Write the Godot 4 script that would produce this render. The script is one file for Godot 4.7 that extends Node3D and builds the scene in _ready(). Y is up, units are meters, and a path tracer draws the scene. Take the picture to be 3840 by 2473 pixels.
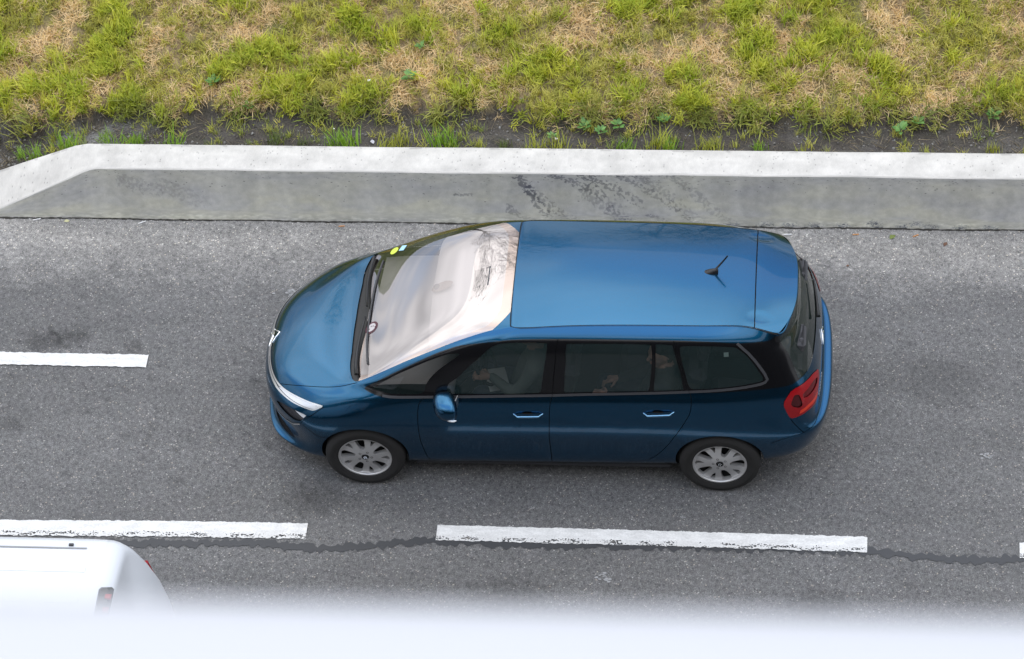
extends Node3D
# A blue family car on a dual carriageway seen from the top of a high wall, over a white railing.
# x runs along the road (traffic drives towards -x), y is up, z points towards the bridge.

var rng := RandomNumberGenerator.new()
var taken := {}
var M := {}

func _ready():
	rng.seed = 4711
	setup_camera_and_light()
	make_materials()
	build_ground()
	build_road()
	build_markings()
	build_barrier()
	build_bank()
	build_terrace()
	build_car()
	build_people()
	build_van()
	build_trees()
	build_grass()
	build_litter()

# ------------------------------------------------------------------ camera, sky, sun
func setup_camera_and_light():
	var cam := Camera3D.new()
	cam.name = "camera"
	cam.position = Vector3(2.2156, 19.3732, 17.7577)
	cam.rotation = Vector3(deg_to_rad(-45.8245), deg_to_rad(7.9703), deg_to_rad(-4.8052))
	cam.fov = 2.0 * rad_to_deg(atan(329.5 / 3200.0))
	cam.near = 0.05
	cam.far = 900.0
	var att := CameraAttributesPhysical.new()
	att.frustum_focal_length = 169.96
	att.exposure_aperture = 11.0
	att.frustum_focus_distance = 26.2
	att.frustum_near = 0.05
	att.frustum_far = 900.0
	cam.attributes = att
	add_child(cam)
	cam.fov = 2.0 * rad_to_deg(atan(329.5 / 3200.0))
	cam.current = true
	var env := Environment.new()
	env.background_mode = Environment.BG_SKY
	env.tonemap_mode = Environment.TONE_MAPPER_LINEAR
	env.tonemap_exposure = EXPOSURE
	env.sdfgi_enabled = true
	env.ssao_enabled = true
	env.ssil_enabled = true
	var sky := Sky.new()
	var pan := PanoramaSkyMaterial.new()
	pan.panorama = ImageTexture.create_from_image(sky_image())
	pan.energy_multiplier = 1.18
	sky.sky_material = pan
	env.sky = sky
	var we := WorldEnvironment.new()
	we.name = "world_environment"
	we.environment = env
	add_child(we)
	var sun := DirectionalLight3D.new()
	sun.name = "sun"
	sun.light_energy = 0.22
	sun.light_color = Color(1.0, 0.965, 0.91)
	sun.light_angular_distance = 90.0
	sun.shadow_enabled = true
	add_child(sun)
	sun.look_at_from_position(Vector3.ZERO, Vector3(0.22, -1.0, 0.16), Vector3.UP)

const EXPOSURE := 1.85

func sky_image() -> Image:
	# broken bright cloud: white sheets with paler blue between them
	var w := 1024
	var h := 512
	var n := FastNoiseLite.new()
	n.seed = 5
	n.noise_type = FastNoiseLite.TYPE_SIMPLEX_SMOOTH
	n.fractal_type = FastNoiseLite.FRACTAL_FBM
	n.fractal_octaves = 5
	n.frequency = 1.0
	var im := Image.create(w, h, false, Image.FORMAT_RGBF)
	for j in h:
		var el: float = PI * (0.5 - (j + 0.5) / h)
		var se := sin(el)
		for i in w:
			var az: float = TAU * (i + 0.5) / w
			var c := Color(0.2, 0.2, 0.2)
			if se > -0.02:
				var d := Vector3(cos(el) * sin(az), maxf(se, 0.0) + 0.16, -cos(el) * cos(az))
				var p := d / d.y
				var a: float = n.get_noise_3d(p.x * 0.75, 3.0, p.z * 0.75)
				var b: float = n.get_noise_3d(p.x * 2.1 + 9.0, 7.0, p.z * 2.1)
				var t: float = smoothstep(-0.34, 0.16, a + 0.3 * b)
				var blue := Color(0.30, 0.45, 0.74).lerp(Color(0.62, 0.72, 0.86), clampf(1.0 - se * 1.3, 0.0, 1.0))
				var cloud := Color(0.975, 0.975, 0.985) * (0.82 + 0.62 * b + 0.36 * a)
				# an overcast sky is brightest overhead and falls off towards the horizon
				c = blue.lerp(cloud, t * 0.9) * (0.46 + 0.86 * maxf(se, 0.0))
			im.set_pixel(i, j, c)
	return im

# ------------------------------------------------------------------ small helpers
func lin(r: float, g: float, b: float, a := 1.0) -> Color:
	var c := Color(r, g, b).linear_to_srgb()
	c.a = a
	return c

func mat(c: Color, rough := 0.6, metal := 0.0) -> StandardMaterial3D:
	var m := StandardMaterial3D.new()
	m.albedo_color = c
	m.roughness = rough
	m.metallic = metal
	return m

func glass(c: Color, alpha: float, rough := 0.02, metal := 0.0) -> StandardMaterial3D:
	var m := mat(c, rough, metal)
	m.albedo_color.a = alpha
	m.transparency = BaseMaterial3D.TRANSPARENCY_ALPHA
	m.cull_mode = BaseMaterial3D.CULL_DISABLED
	return m

func numbered(n: String) -> String:
	if not taken.has(n):
		taken[n] = 0
		return n
	taken[n] += 1
	return "%s_%03d" % [n, taken[n]]

func tag(o: Node, label := "", category := "", group := "", kind := ""):
	if label != "": o.set_meta("label", label)
	if category != "": o.set_meta("category", category)
	if group != "": o.set_meta("group", group)
	if kind != "": o.set_meta("kind", kind)

func thing(called: String, at: Vector3, label: String, category: String, group := "") -> Node3D:
	var o := Node3D.new()
	o.name = numbered(called)
	add_child(o)
	o.position = at
	tag(o, label, category, group)
	return o

func part(called: String, mesh: Mesh, m: Material, parent: Node, at := Vector3.ZERO) -> MeshInstance3D:
	var o := MeshInstance3D.new()
	o.name = numbered(called) if parent == self else called
	o.mesh = mesh
	o.material_override = m
	parent.add_child(o, true)
	o.position = at
	return o

func commit(v: PackedVector3Array, n: PackedVector3Array, uv := PackedVector2Array(), col := PackedColorArray(), idx := PackedInt32Array()) -> ArrayMesh:
	var a := []
	a.resize(Mesh.ARRAY_MAX)
	a[Mesh.ARRAY_VERTEX] = v
	a[Mesh.ARRAY_NORMAL] = n
	if uv.size() > 0: a[Mesh.ARRAY_TEX_UV] = uv
	if col.size() > 0: a[Mesh.ARRAY_COLOR] = col
	if idx.size() > 0: a[Mesh.ARRAY_INDEX] = idx
	var m := ArrayMesh.new()
	if v.size() > 0:
		m.add_surface_from_arrays(Mesh.PRIMITIVE_TRIANGLES, a)
	return m

# grid of points -> smooth mesh; pts[j][i]; winding so that (di x dj) points outwards
func grid_mesh(pts: Array, closed := false, uvscale := Vector2.ONE) -> ArrayMesh:
	var st := SurfaceTool.new()
	st.begin(Mesh.PRIMITIVE_TRIANGLES)
	grid_add(st, pts, closed, uvscale)
	st.generate_normals()
	return st.commit()

func grid_add(st: SurfaceTool, pts: Array, closed := false, uvscale := Vector2.ONE, smooth := true):
	st.set_smooth_group(0 if smooth else -1)
	var nj := pts.size()
	var ni: int = pts[0].size()
	for j in nj - 1:
		for i in (ni if closed else ni - 1):
			var k := (i + 1) % ni
			var q := [[i, j], [k, j], [k, j + 1], [i, j + 1]]
			for t in [0, 2, 1, 0, 3, 2]:
				var e: Array = q[t]
				st.set_uv(Vector2(e[0], e[1]) * uvscale)
				st.add_vertex(pts[e[1]][e[0]])

# box with bevelled edges, centred
func bevel_box(size: Vector3, r := 0.01, at := Vector3.ZERO, basis := Basis.IDENTITY) -> SurfaceTool:
	var st := SurfaceTool.new()
	st.begin(Mesh.PRIMITIVE_TRIANGLES)
	add_bevel_box(st, size, r, at, basis)
	return st

func add_bevel_box(st: SurfaceTool, size: Vector3, r: float, at := Vector3.ZERO, basis := Basis.IDENTITY):
	st.set_smooth_group(-1)
	var h := size * 0.5
	r = minf(r, minf(h.x, minf(h.y, h.z)) * 0.98)
	var rings := []
	for lv in [[-1, 1.0], [-1, 0.0], [1, 0.0], [1, 1.0]]:
		var ins: float = lv[1] * r
		var y: float = lv[0] * (h.y if lv[1] == 1.0 else h.y - r)
		var hx := h.x - ins
		var hz := h.z - ins
		var c := r * 0.6
		var ring := []
		for p in [[-hx + c, -hz], [hx - c, -hz], [hx, -hz + c], [hx, hz - c], [hx - c, hz], [-hx + c, hz], [-hx, hz - c], [-hx, -hz + c]]:
			ring.append(at + basis * Vector3(p[0], y, p[1]))
		rings.append(ring)
	for j in 3:
		for i in 8:
			var k := (i + 1) % 8
			quad(st, rings[j][i], rings[j][k], rings[j + 1][k], rings[j + 1][i])
	for i in range(1, 7):
		tri(st, rings[0][0], rings[0][i + 1], rings[0][i])
		tri(st, rings[3][0], rings[3][i], rings[3][i + 1])

func tri(st: SurfaceTool, a: Vector3, b: Vector3, c: Vector3):
	# a b c anticlockwise seen from outside
	st.add_vertex(a); st.add_vertex(c); st.add_vertex(b)

func quad(st: SurfaceTool, a: Vector3, b: Vector3, c: Vector3, d: Vector3):
	tri(st, a, d, c); tri(st, a, c, b)

func done(st: SurfaceTool) -> ArrayMesh:
	st.generate_normals()
	return st.commit()

# tube along points with radii
func tube_add(st: SurfaceTool, pts: Array, radii: Array, sides := 8, caps := true):
	st.set_smooth_group(0)
	var rings := []
	var up := Vector3.UP
	for i in pts.size():
		var t: Vector3
		if i == 0: t = pts[1] - pts[0]
		elif i == pts.size() - 1: t = pts[i] - pts[i - 1]
		else: t = (pts[i + 1] - pts[i]).normalized() + (pts[i] - pts[i - 1]).normalized()
		t = t.normalized()
		if absf(t.dot(up)) > 0.95: up = Vector3.RIGHT if absf(t.x) < 0.9 else Vector3.BACK
		var a := t.cross(up).normalized()
		var b := a.cross(t).normalized()
		up = b
		var ring := []
		for k in sides:
			var an := TAU * k / sides
			ring.append(pts[i] + (a * cos(an) + b * sin(an)) * radii[i])
		rings.append(ring)
	for j in rings.size() - 1:
		for k in sides:
			var l := (k + 1) % sides
			st.add_vertex(rings[j][k]); st.add_vertex(rings[j + 1][l]); st.add_vertex(rings[j][l])
			st.add_vertex(rings[j][k]); st.add_vertex(rings[j + 1][k]); st.add_vertex(rings[j + 1][l])
	if caps:
		for e in [0, rings.size() - 1]:
			for k in range(1, sides - 1):
				if e == 0: tri(st, rings[e][0], rings[e][k], rings[e][k + 1])
				else: tri(st, rings[e][0], rings[e][k + 1], rings[e][k])

func tube(pts: Array, r: float, sides := 8) -> ArrayMesh:
	var st := SurfaceTool.new()
	st.begin(Mesh.PRIMITIVE_TRIANGLES)
	var rr := []
	for p in pts: rr.append(r)
	tube_add(st, pts, rr, sides)
	return done(st)

# lathe about z: profile points (r, z)
func lathe_add(st: SurfaceTool, prof: Array, seg := 48, at := Vector3.ZERO):
	var rows := []
	for i in seg + 1:
		var a := TAU * i / seg
		var row := []
		for p in prof:
			row.append(at + Vector3(cos(a) * p[0], sin(a) * p[0], p[1]))
		rows.append(row)
	grid_add(st, rows)

func noise(seed_: int, freq: float, oct := 4) -> FastNoiseLite:
	var n := FastNoiseLite.new()
	n.seed = seed_
	n.noise_type = FastNoiseLite.TYPE_SIMPLEX_SMOOTH
	n.fractal_octaves = oct
	n.frequency = freq
	return n

func tiled(seed_: int, size: int, freq: float, oct := 4) -> Image:
	var n := noise(seed_, freq, oct)
	return n.get_seamless_image(size, size)

# ------------------------------------------------------------------ materials
func make_materials():
	# car paint: blue metal flake under clear lacquer
	var p := mat(lin(0.006, 0.070, 0.148), 0.22, 1.0)
	p.clearcoat_enabled = true
	p.clearcoat = 0.6
	p.clearcoat_roughness = 0.03
	M.paint = p
	M.black = mat(lin(0.008, 0.008, 0.009), 0.5)
	M.gloss_black = mat(lin(0.003, 0.003, 0.004), 0.16)
	M.trim = mat(lin(0.035, 0.035, 0.038), 0.5)
	M.gap = mat(lin(0.004, 0.004, 0.005), 0.9)
	M.liner = mat(lin(0.02, 0.02, 0.022), 0.9)
	M.chrome = mat(lin(0.82, 0.83, 0.84), 0.30, 1.0)
	M.alloy = mat(lin(0.52, 0.51, 0.50), 0.36, 0.6)
	M.handle = mat(lin(0.12, 0.24, 0.36), 0.2, 0.9)
	M.alloy_dark = mat(lin(0.012, 0.012, 0.012), 0.7, 0.2)
	M.tyre = mat(lin(0.014, 0.013, 0.012), 0.85)
	M.windscreen = glass(lin(0.58, 0.545, 0.54), 0.54, 0.02, 1.0)  # heat-reflecting pane: a thin pinkish metal coat, partly see-through
	M.windscreen.albedo_texture = plain_texture()
	M.screen_edge = glass(lin(0.52, 0.435, 0.395), 0.66, 0.03, 1.0)
	M.screen_edge.albedo_texture = plain_texture()
	M.side_glass = glass(lin(0.016, 0.028, 0.028), 0.58, 0.02)
	M.quarter_glass = glass(lin(0.005, 0.010, 0.010), 0.74, 0.02)
	M.rear_glass = glass(lin(0.016, 0.026, 0.022), 0.6, 0.03)
	M.lamp_clear = mat(lin(0.80, 0.81, 0.83), 0.18, 0.4)
	M.lamp_dark = mat(lin(0.03, 0.03, 0.035), 0.15, 0.3)
	var tl := mat(lin(0.25, 0.003, 0.006), 0.18)
	M.tail_red = tl
	M.tail_deep = mat(lin(0.10, 0.003, 0.005), 0.1)
	M.tail_bright = mat(lin(0.62, 0.035, 0.012), 0.2)
	M.tail_dark = mat(lin(0.05, 0.003, 0.004), 0.12)
	M.seam_grey = mat(lin(0.25, 0.255, 0.26), 0.6)
	M.seat = mat(lin(0.055, 0.055, 0.06), 0.9)
	M.dash = mat(lin(0.46, 0.425, 0.40), 0.85)
	M.blind = mat(lin(0.48, 0.44, 0.415), 0.9)
	M.headliner = mat(lin(0.50, 0.47, 0.43), 0.95)
	M.cloth_green = mat(lin(0.20, 0.23, 0.20), 0.95)
	M.cloth_dark = mat(lin(0.03, 0.035, 0.045), 0.95)
	M.skin = mat(lin(0.46, 0.28, 0.20), 0.6)
	M.hair = mat(lin(0.03, 0.02, 0.015), 0.7)
	M.paper = mat(lin(0.62, 0.66, 0.62), 0.8)
	M.van_white = mat(lin(0.55, 0.565, 0.59), 0.3)
	M.van_white.clearcoat_enabled = true
	M.van_white.clearcoat = 0.6
	M.white_rail = mat(lin(0.425, 0.43, 0.45), 0.5)
	M.concrete_plain = concrete_material(21, lin(0.46, 0.45, 0.43))

func plain_texture() -> ImageTexture:
	var im := Image.create(8, 8, false, Image.FORMAT_RGBA8)
	im.fill(Color.WHITE)
	return ImageTexture.create_from_image(im)

func concrete_material(seed_: int, c: Color) -> StandardMaterial3D:
	var a := tiled(seed_, 512, 0.012, 5)
	var b := tiled(seed_ + 1, 512, 0.12, 3)
	var im := Image.create(512, 512, false, Image.FORMAT_RGB8)
	for y in 512:
		for x in 512:
			var t: float = 0.62 + 0.42 * a.get_pixel(x, y).r + 0.22 * (b.get_pixel(x, y).r - 0.5)
			im.set_pixel(x, y, Color(t, t, t))
	var m := mat(c, 0.92)
	m.albedo_texture = ImageTexture.create_from_image(im)
	m.uv1_triplanar = true
	m.uv1_world_triplanar = true
	m.uv1_scale = Vector3.ONE * 0.7
	return m

# ------------------------------------------------------------------ ground and road
func build_ground():
	var m := concrete_material(31, lin(0.14, 0.13, 0.10))
	var pm := PlaneMesh.new()
	pm.size = Vector2(700, 700)
	var g := part("ground", pm, m, self, Vector3(0, -0.06, 0))
	tag(g, "", "", "", "structure")

func lines_of(a: Array) -> PackedFloat32Array:
	# [start, end, step, end2, step2 ...]
	var o := PackedFloat32Array()
	var x: float = a[0]
	o.append(x)
	var i := 1
	while i < a.size():
		var n: int = maxi(1, roundi((a[i] - x) / a[i + 1]))
		var x0 := x
		for k in n:
			o.append(x0 + (a[i] - x0) * (k + 1) / n)
		x = a[i]
		i += 2
	return o

func build_road():
	# aggregate: grey binder, pale chips, dark pits
	var sz := 1024
	var fine := tiled(41, sz, 0.16, 2)
	var mid := tiled(42, sz, 0.045, 3)
	var im := Image.create(sz, sz, false, Image.FORMAT_RGB8)
	var r := RandomNumberGenerator.new()
	r.seed = 77
	for y in sz:
		for x in sz:
			var t: float = 0.62 + 0.30 * (fine.get_pixel(x, y).r - 0.5) + 0.22 * (mid.get_pixel(x, y).r - 0.5) + r.randf_range(-0.06, 0.06)
			im.set_pixel(x, y, Color(t, t, t * 1.01))
	for k in 15000:
		var cx := r.randi_range(2, sz - 4)
		var cy := r.randi_range(2, sz - 4)
		var b := r.randf()
		var c: Color
		if b < 0.42: c = Color(0.97, 0.96, 0.94).lerp(Color(1.0, 1.0, 1.0), r.randf())
		elif b < 0.75: c = Color(0.40, 0.40, 0.41)
		else: c = Color(0.76, 0.73, 0.69)
		var w := 1 + (r.randi() % 2) + (1 if r.randf() < 0.15 else 0)
		im.fill_rect(Rect2i(cx, cy, w, 1 + (r.randi() % 2)), c)
	for k in 2300:
		var cx := r.randi_range(4, sz - 10)
		var cy := r.randi_range(4, sz - 10)
		if r.randf() < 0.55:
			var q := r.randi_range(2, 4)
			var cl := Color(1, 1, 1).lerp(Color(0.95, 0.9, 0.84), r.randf())
			im.fill_rect(Rect2i(cx, cy + 1, q + 1, q - 1), cl)
			im.fill_rect(Rect2i(cx + 1, cy, q - 1, q + 1), cl)
		else:
			var q := r.randi_range(3, 7)
			im.fill_rect(Rect2i(cx, cy + 1, q + 1, q - 1), Color(0.50, 0.50, 0.51))
			im.fill_rect(Rect2i(cx + 1, cy, q - 1, q + 1), Color(0.50, 0.50, 0.51))
	var hm := Image.create(sz, sz, false, Image.FORMAT_L8)
	hm.copy_from(im)
	hm.convert(Image.FORMAT_L8)
	var m := mat(Color.WHITE, 0.88)
	m.albedo_texture = ImageTexture.create_from_image(im)
	m.vertex_color_use_as_albedo = true
	m.heightmap_enabled = false
	M.road = m
	var n1 := noise(1, 0.55, 4)
	var n2 := noise(2, 2.6, 4)
	var n3 := noise(3, 9.0, 3)
	var n4 := noise(4, 0.24, 3)
	var xs := lines_of([-90.0, -6.0, 6.0, 6.0, 0.05, 90.0, 6.0])
	var zs := lines_of([-2.6, -2.25, 0.1, 3.0, 0.05, 12.0, 1.0])
	var spots := []
	for k in 300:
		var sx := r.randf_range(-5.6, 5.6)
		var szz := r.randf_range(-1.9, 2.6)
		if r.randf() < 0.5:
			sx = r.randf_range(-5.4, -1.6)
			szz = r.randf_range(-0.7, 0.9)
		spots.append([sx, szz, r.randf_range(0.012, 0.045), r.randf_range(0.10, 0.34)])
	# the larger stains that stand out: beside the line, below the front bumper
	spots.append([-4.38, -0.66, 0.16, 0.42]); spots.append([-4.14, -0.72, 0.14, 0.46]); spots.append([-3.6, -0.60, 0.09, 0.3])
	spots.append([-4.5, 0.30, 0.12, 0.35]); spots.append([-1.85, 1.05, 0.22, 0.3]); spots.append([3.2, -0.35, 0.3, 0.18]); spots.append([2.2, 2.02, 0.2, 0.3]); spots.append([-0.2, 2.0, 0.25, 0.25])
	var v := PackedVector3Array()
	var nn := PackedVector3Array()
	var uv := PackedVector2Array()
	var col := PackedColorArray()
	for z in zs:
		for x in xs:
			v.append(Vector3(x, 0, z))
			nn.append(Vector3.UP)
			uv.append(Vector2(x, z) / 2.4)
			var a: float = n1.get_noise_2d(x * 0.6, z * 2.2)
			var b: float = n2.get_noise_2d(x * 0.7, z * 1.3)
			var c: float = n3.get_noise_2d(x, z)
			var tone: float = 0.295 * (1.0 + 0.13 * a + 0.10 * b + 0.09 * c + 0.10 * n1.get_noise_2d(x * 0.12 + 50.0, z * 3.0))
			# pale grit and dust swept against the barrier foot: broken edge, warm grey
			var edge: float = -1.30 + 0.12 * a + 0.08 * b + 0.12 * c + 0.10 * n4.get_noise_2d(x, 3.0)
			var dust: float = clampf((edge - z) / 0.70 + 0.12 * c, 0.0, 1.0) * (0.9 + 0.15 * c)
			# darker rolled strip under the wheels, paler between
			var q := Color(tone * 1.0, tone * 0.98, tone * 0.945)
			q = q.lerp(Color(0.69, 0.665, 0.615) * (1.0 + 0.2 * b), clampf(dust, 0.0, 1.0))
			col.append(q)
	var w := xs.size()
	for s in spots:
		for j in zs.size():
			if absf(zs[j] - s[1]) > s[2] * 1.7: continue
			var i0: int = clampi(xs.bsearch(s[0] - s[2] * 2.2), 0, w - 1)
			var i1: int = clampi(xs.bsearch(s[0] + s[2] * 2.2), 0, w - 1)
			for i in range(i0, i1 + 1):
				var d: float = Vector2((xs[i] - s[0]) * 0.75, zs[j] - s[1]).length() / s[2]
				d += 0.7 * n3.get_noise_2d(xs[i] * 1.3, zs[j] * 1.3)
				if d < 1.0:
					var k: float = s[3] * clampf((1.0 - d) * 2.2, 0.0, 1.0)
					var cc := col[j * w + i]
					col[j * w + i] = Color(cc.r * (1.0 - k), cc.g * (1.0 - k), cc.b * (1.0 - k))
	var idx := PackedInt32Array()
	for j in zs.size() - 1:
		for i in w - 1:
			var p := j * w + i
			idx.append_array([p, p + 1, p + w + 1, p, p + w + 1, p + w])
	var road := part("road", commit(v, nn, uv, col, idx), m, self)
	tag(road, "", "", "", "structure")

# ragged ribbon lying on the road between two edge polylines (given as centre points and half width)
func ribbon(pts: Array, half: float, y: float, rag: float, seed_: int, squared := true) -> ArrayMesh:
	var n := noise(seed_, 14.0, 3)
	var cv := Curve3D.new()
	for i in pts.size():
		var p := Vector3(pts[i][0], y, pts[i][1])
		var t := Vector3.ZERO
		if i > 0 and i < pts.size() - 1:
			t = (Vector3(pts[i + 1][0], y, pts[i + 1][1]) - Vector3(pts[i - 1][0], y, pts[i - 1][1])) / 6.0
		cv.add_point(p, -t, t)
	var L := cv.get_baked_length()
	var k := int(L / 0.02) + 2
	var v := PackedVector3Array()
	var nn := PackedVector3Array()
	var uv := PackedVector2Array()
	var idx := PackedInt32Array()
	for i in k + 1:
		var s := L * i / k
		var p := cv.sample_baked(s)
		var q := cv.sample_baked(minf(s + 0.03, L)) - cv.sample_baked(maxf(s - 0.03, 0.0))
		q = q.normalized()
		var across := Vector3(-q.z, 0, q.x)
		var ha: float = half + rag * n.get_noise_2d(s, 1.0)
		var hb: float = half + rag * n.get_noise_2d(s, 40.0)
		for e in 3:
			var f: float = [-ha, 0.0, hb][e]
			v.append(p + across * f)
			nn.append(Vector3.UP)
			uv.append(Vector2(s / 3.6, 0.5 + 0.5 * f / half))
	for i in k:
		for e in 2:
			var b := i * 3 + e
			idx.append_array([b, b + 3, b + 4, b, b + 4, b + 1])
	return commit(v, nn, uv, PackedColorArray(), idx)

func marking_material(seed_: int, wear_low: float) -> StandardMaterial3D:
	var w := 1536
	var h := 64
	var n := noise(seed_, 0.09, 3)
	var n2 := noise(seed_ + 1, 0.012, 3)
	var r := RandomNumberGenerator.new()
	r.seed = seed_
	var im := Image.create(w, h, false, Image.FORMAT_RGBA8)
	for y in h:
		for x in w:
			var t: float = y / float(h)
			var a: float = n.get_noise_2d(x, y * 1.6)
			var b: float = n2.get_noise_2d(x, y * 3.0)
			var g: float = 0.91 + 0.06 * a + 0.07 * b + r.randf_range(-0.03, 0.03)
			var hole := 0.78 - 0.85 * wear_low * smoothstep(0.5, 0.8, t) * (0.7 + 1.3 * b)
			hole -= 0.5 * smoothstep(0.965, 1.0, t) + 0.5 * smoothstep(0.04, 0.0, t)
			var al := 1.0 if (a * 0.9 + r.randf_range(-0.12, 0.12)) < hole else 0.0
			if r.randf() < 0.004: g -= 0.25
			im.set_pixel(x, y, Color(g, g * 0.995, g * 0.985, al))
	var m := mat(lin(0.70, 0.70, 0.695), 0.75)
	m.albedo_texture = ImageTexture.create_from_image(im)
	m.transparency = BaseMaterial3D.TRANSPARENCY_ALPHA_SCISSOR
	m.alpha_scissor_threshold = 0.5
	return m

func build_markings():
	var fresh := marking_material(61, 0.12)
	var worn := marking_material(65, 0.9)
	var rows := [
		["lane_marking", [[-7.4, -0.45], [-5.5, -0.445], [-3.45, -0.437]], 0.072, fresh],
		["lane_marking", [[-6.6, 1.455], [-4.3, 1.43], [-3.0, 1.405], [-1.862, 1.397]], 0.082, worn],
		["lane_marking", [[-0.818, 1.382], [0.8, 1.388], [2.591, 1.405]], 0.079, worn],
		["lane_marking", [[3.775, 1.43], [5.5, 1.45], [7.2, 1.46]], 0.079, worn]]
	var k := 0
	for r in rows:
		var o := part(r[0], ribbon(r[1], r[2], 0.010, 0.012, 90 + k), r[3], self)
		tag(o, "", "", "", "structure")
		k += 1
	var tar := mat(lin(0.028, 0.029, 0.032), 0.55)
	var seam := [[-8.0, 1.63], [-5.0, 1.60], [-4.0, 1.575], [-3.2, 1.558], [-2.6, 1.539], [-2.25, 1.522], [-1.83, 1.566], [-1.35, 1.534], [-0.95, 1.472], [-0.6, 1.465], [-0.2, 1.48], [0.5, 1.47], [1.3, 1.462], [2.0, 1.465], [2.6, 1.474], [3.0, 1.514], [3.5, 1.534], [3.8, 1.507], [4.6, 1.52], [8.0, 1.55]]
	var jl := []
	for q in 60: jl.append([-8.0 + q * 0.37, -2.158 + 0.006 * sin(q * 1.7)])
	var j := part("dirt_joint", ribbon(jl, 0.009, 0.004, 0.012, 133), mat(lin(0.03, 0.027, 0.022), 0.95), self)
	tag(j, "", "", "", "structure")
	var s := part("tar_seam", ribbon(seam, 0.034, 0.005, 0.05, 120), tar, self)
	tag(s, "", "", "", "structure")

# ------------------------------------------------------------------ concrete barrier
const BX0 := -5.9
const BX1 := 14.0

func barrier_top(x: float, start := -4.16, slope := 0.51) -> float:
	return maxf(0.53 - maxf(start - x, 0.0) * slope, 0.03)

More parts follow.
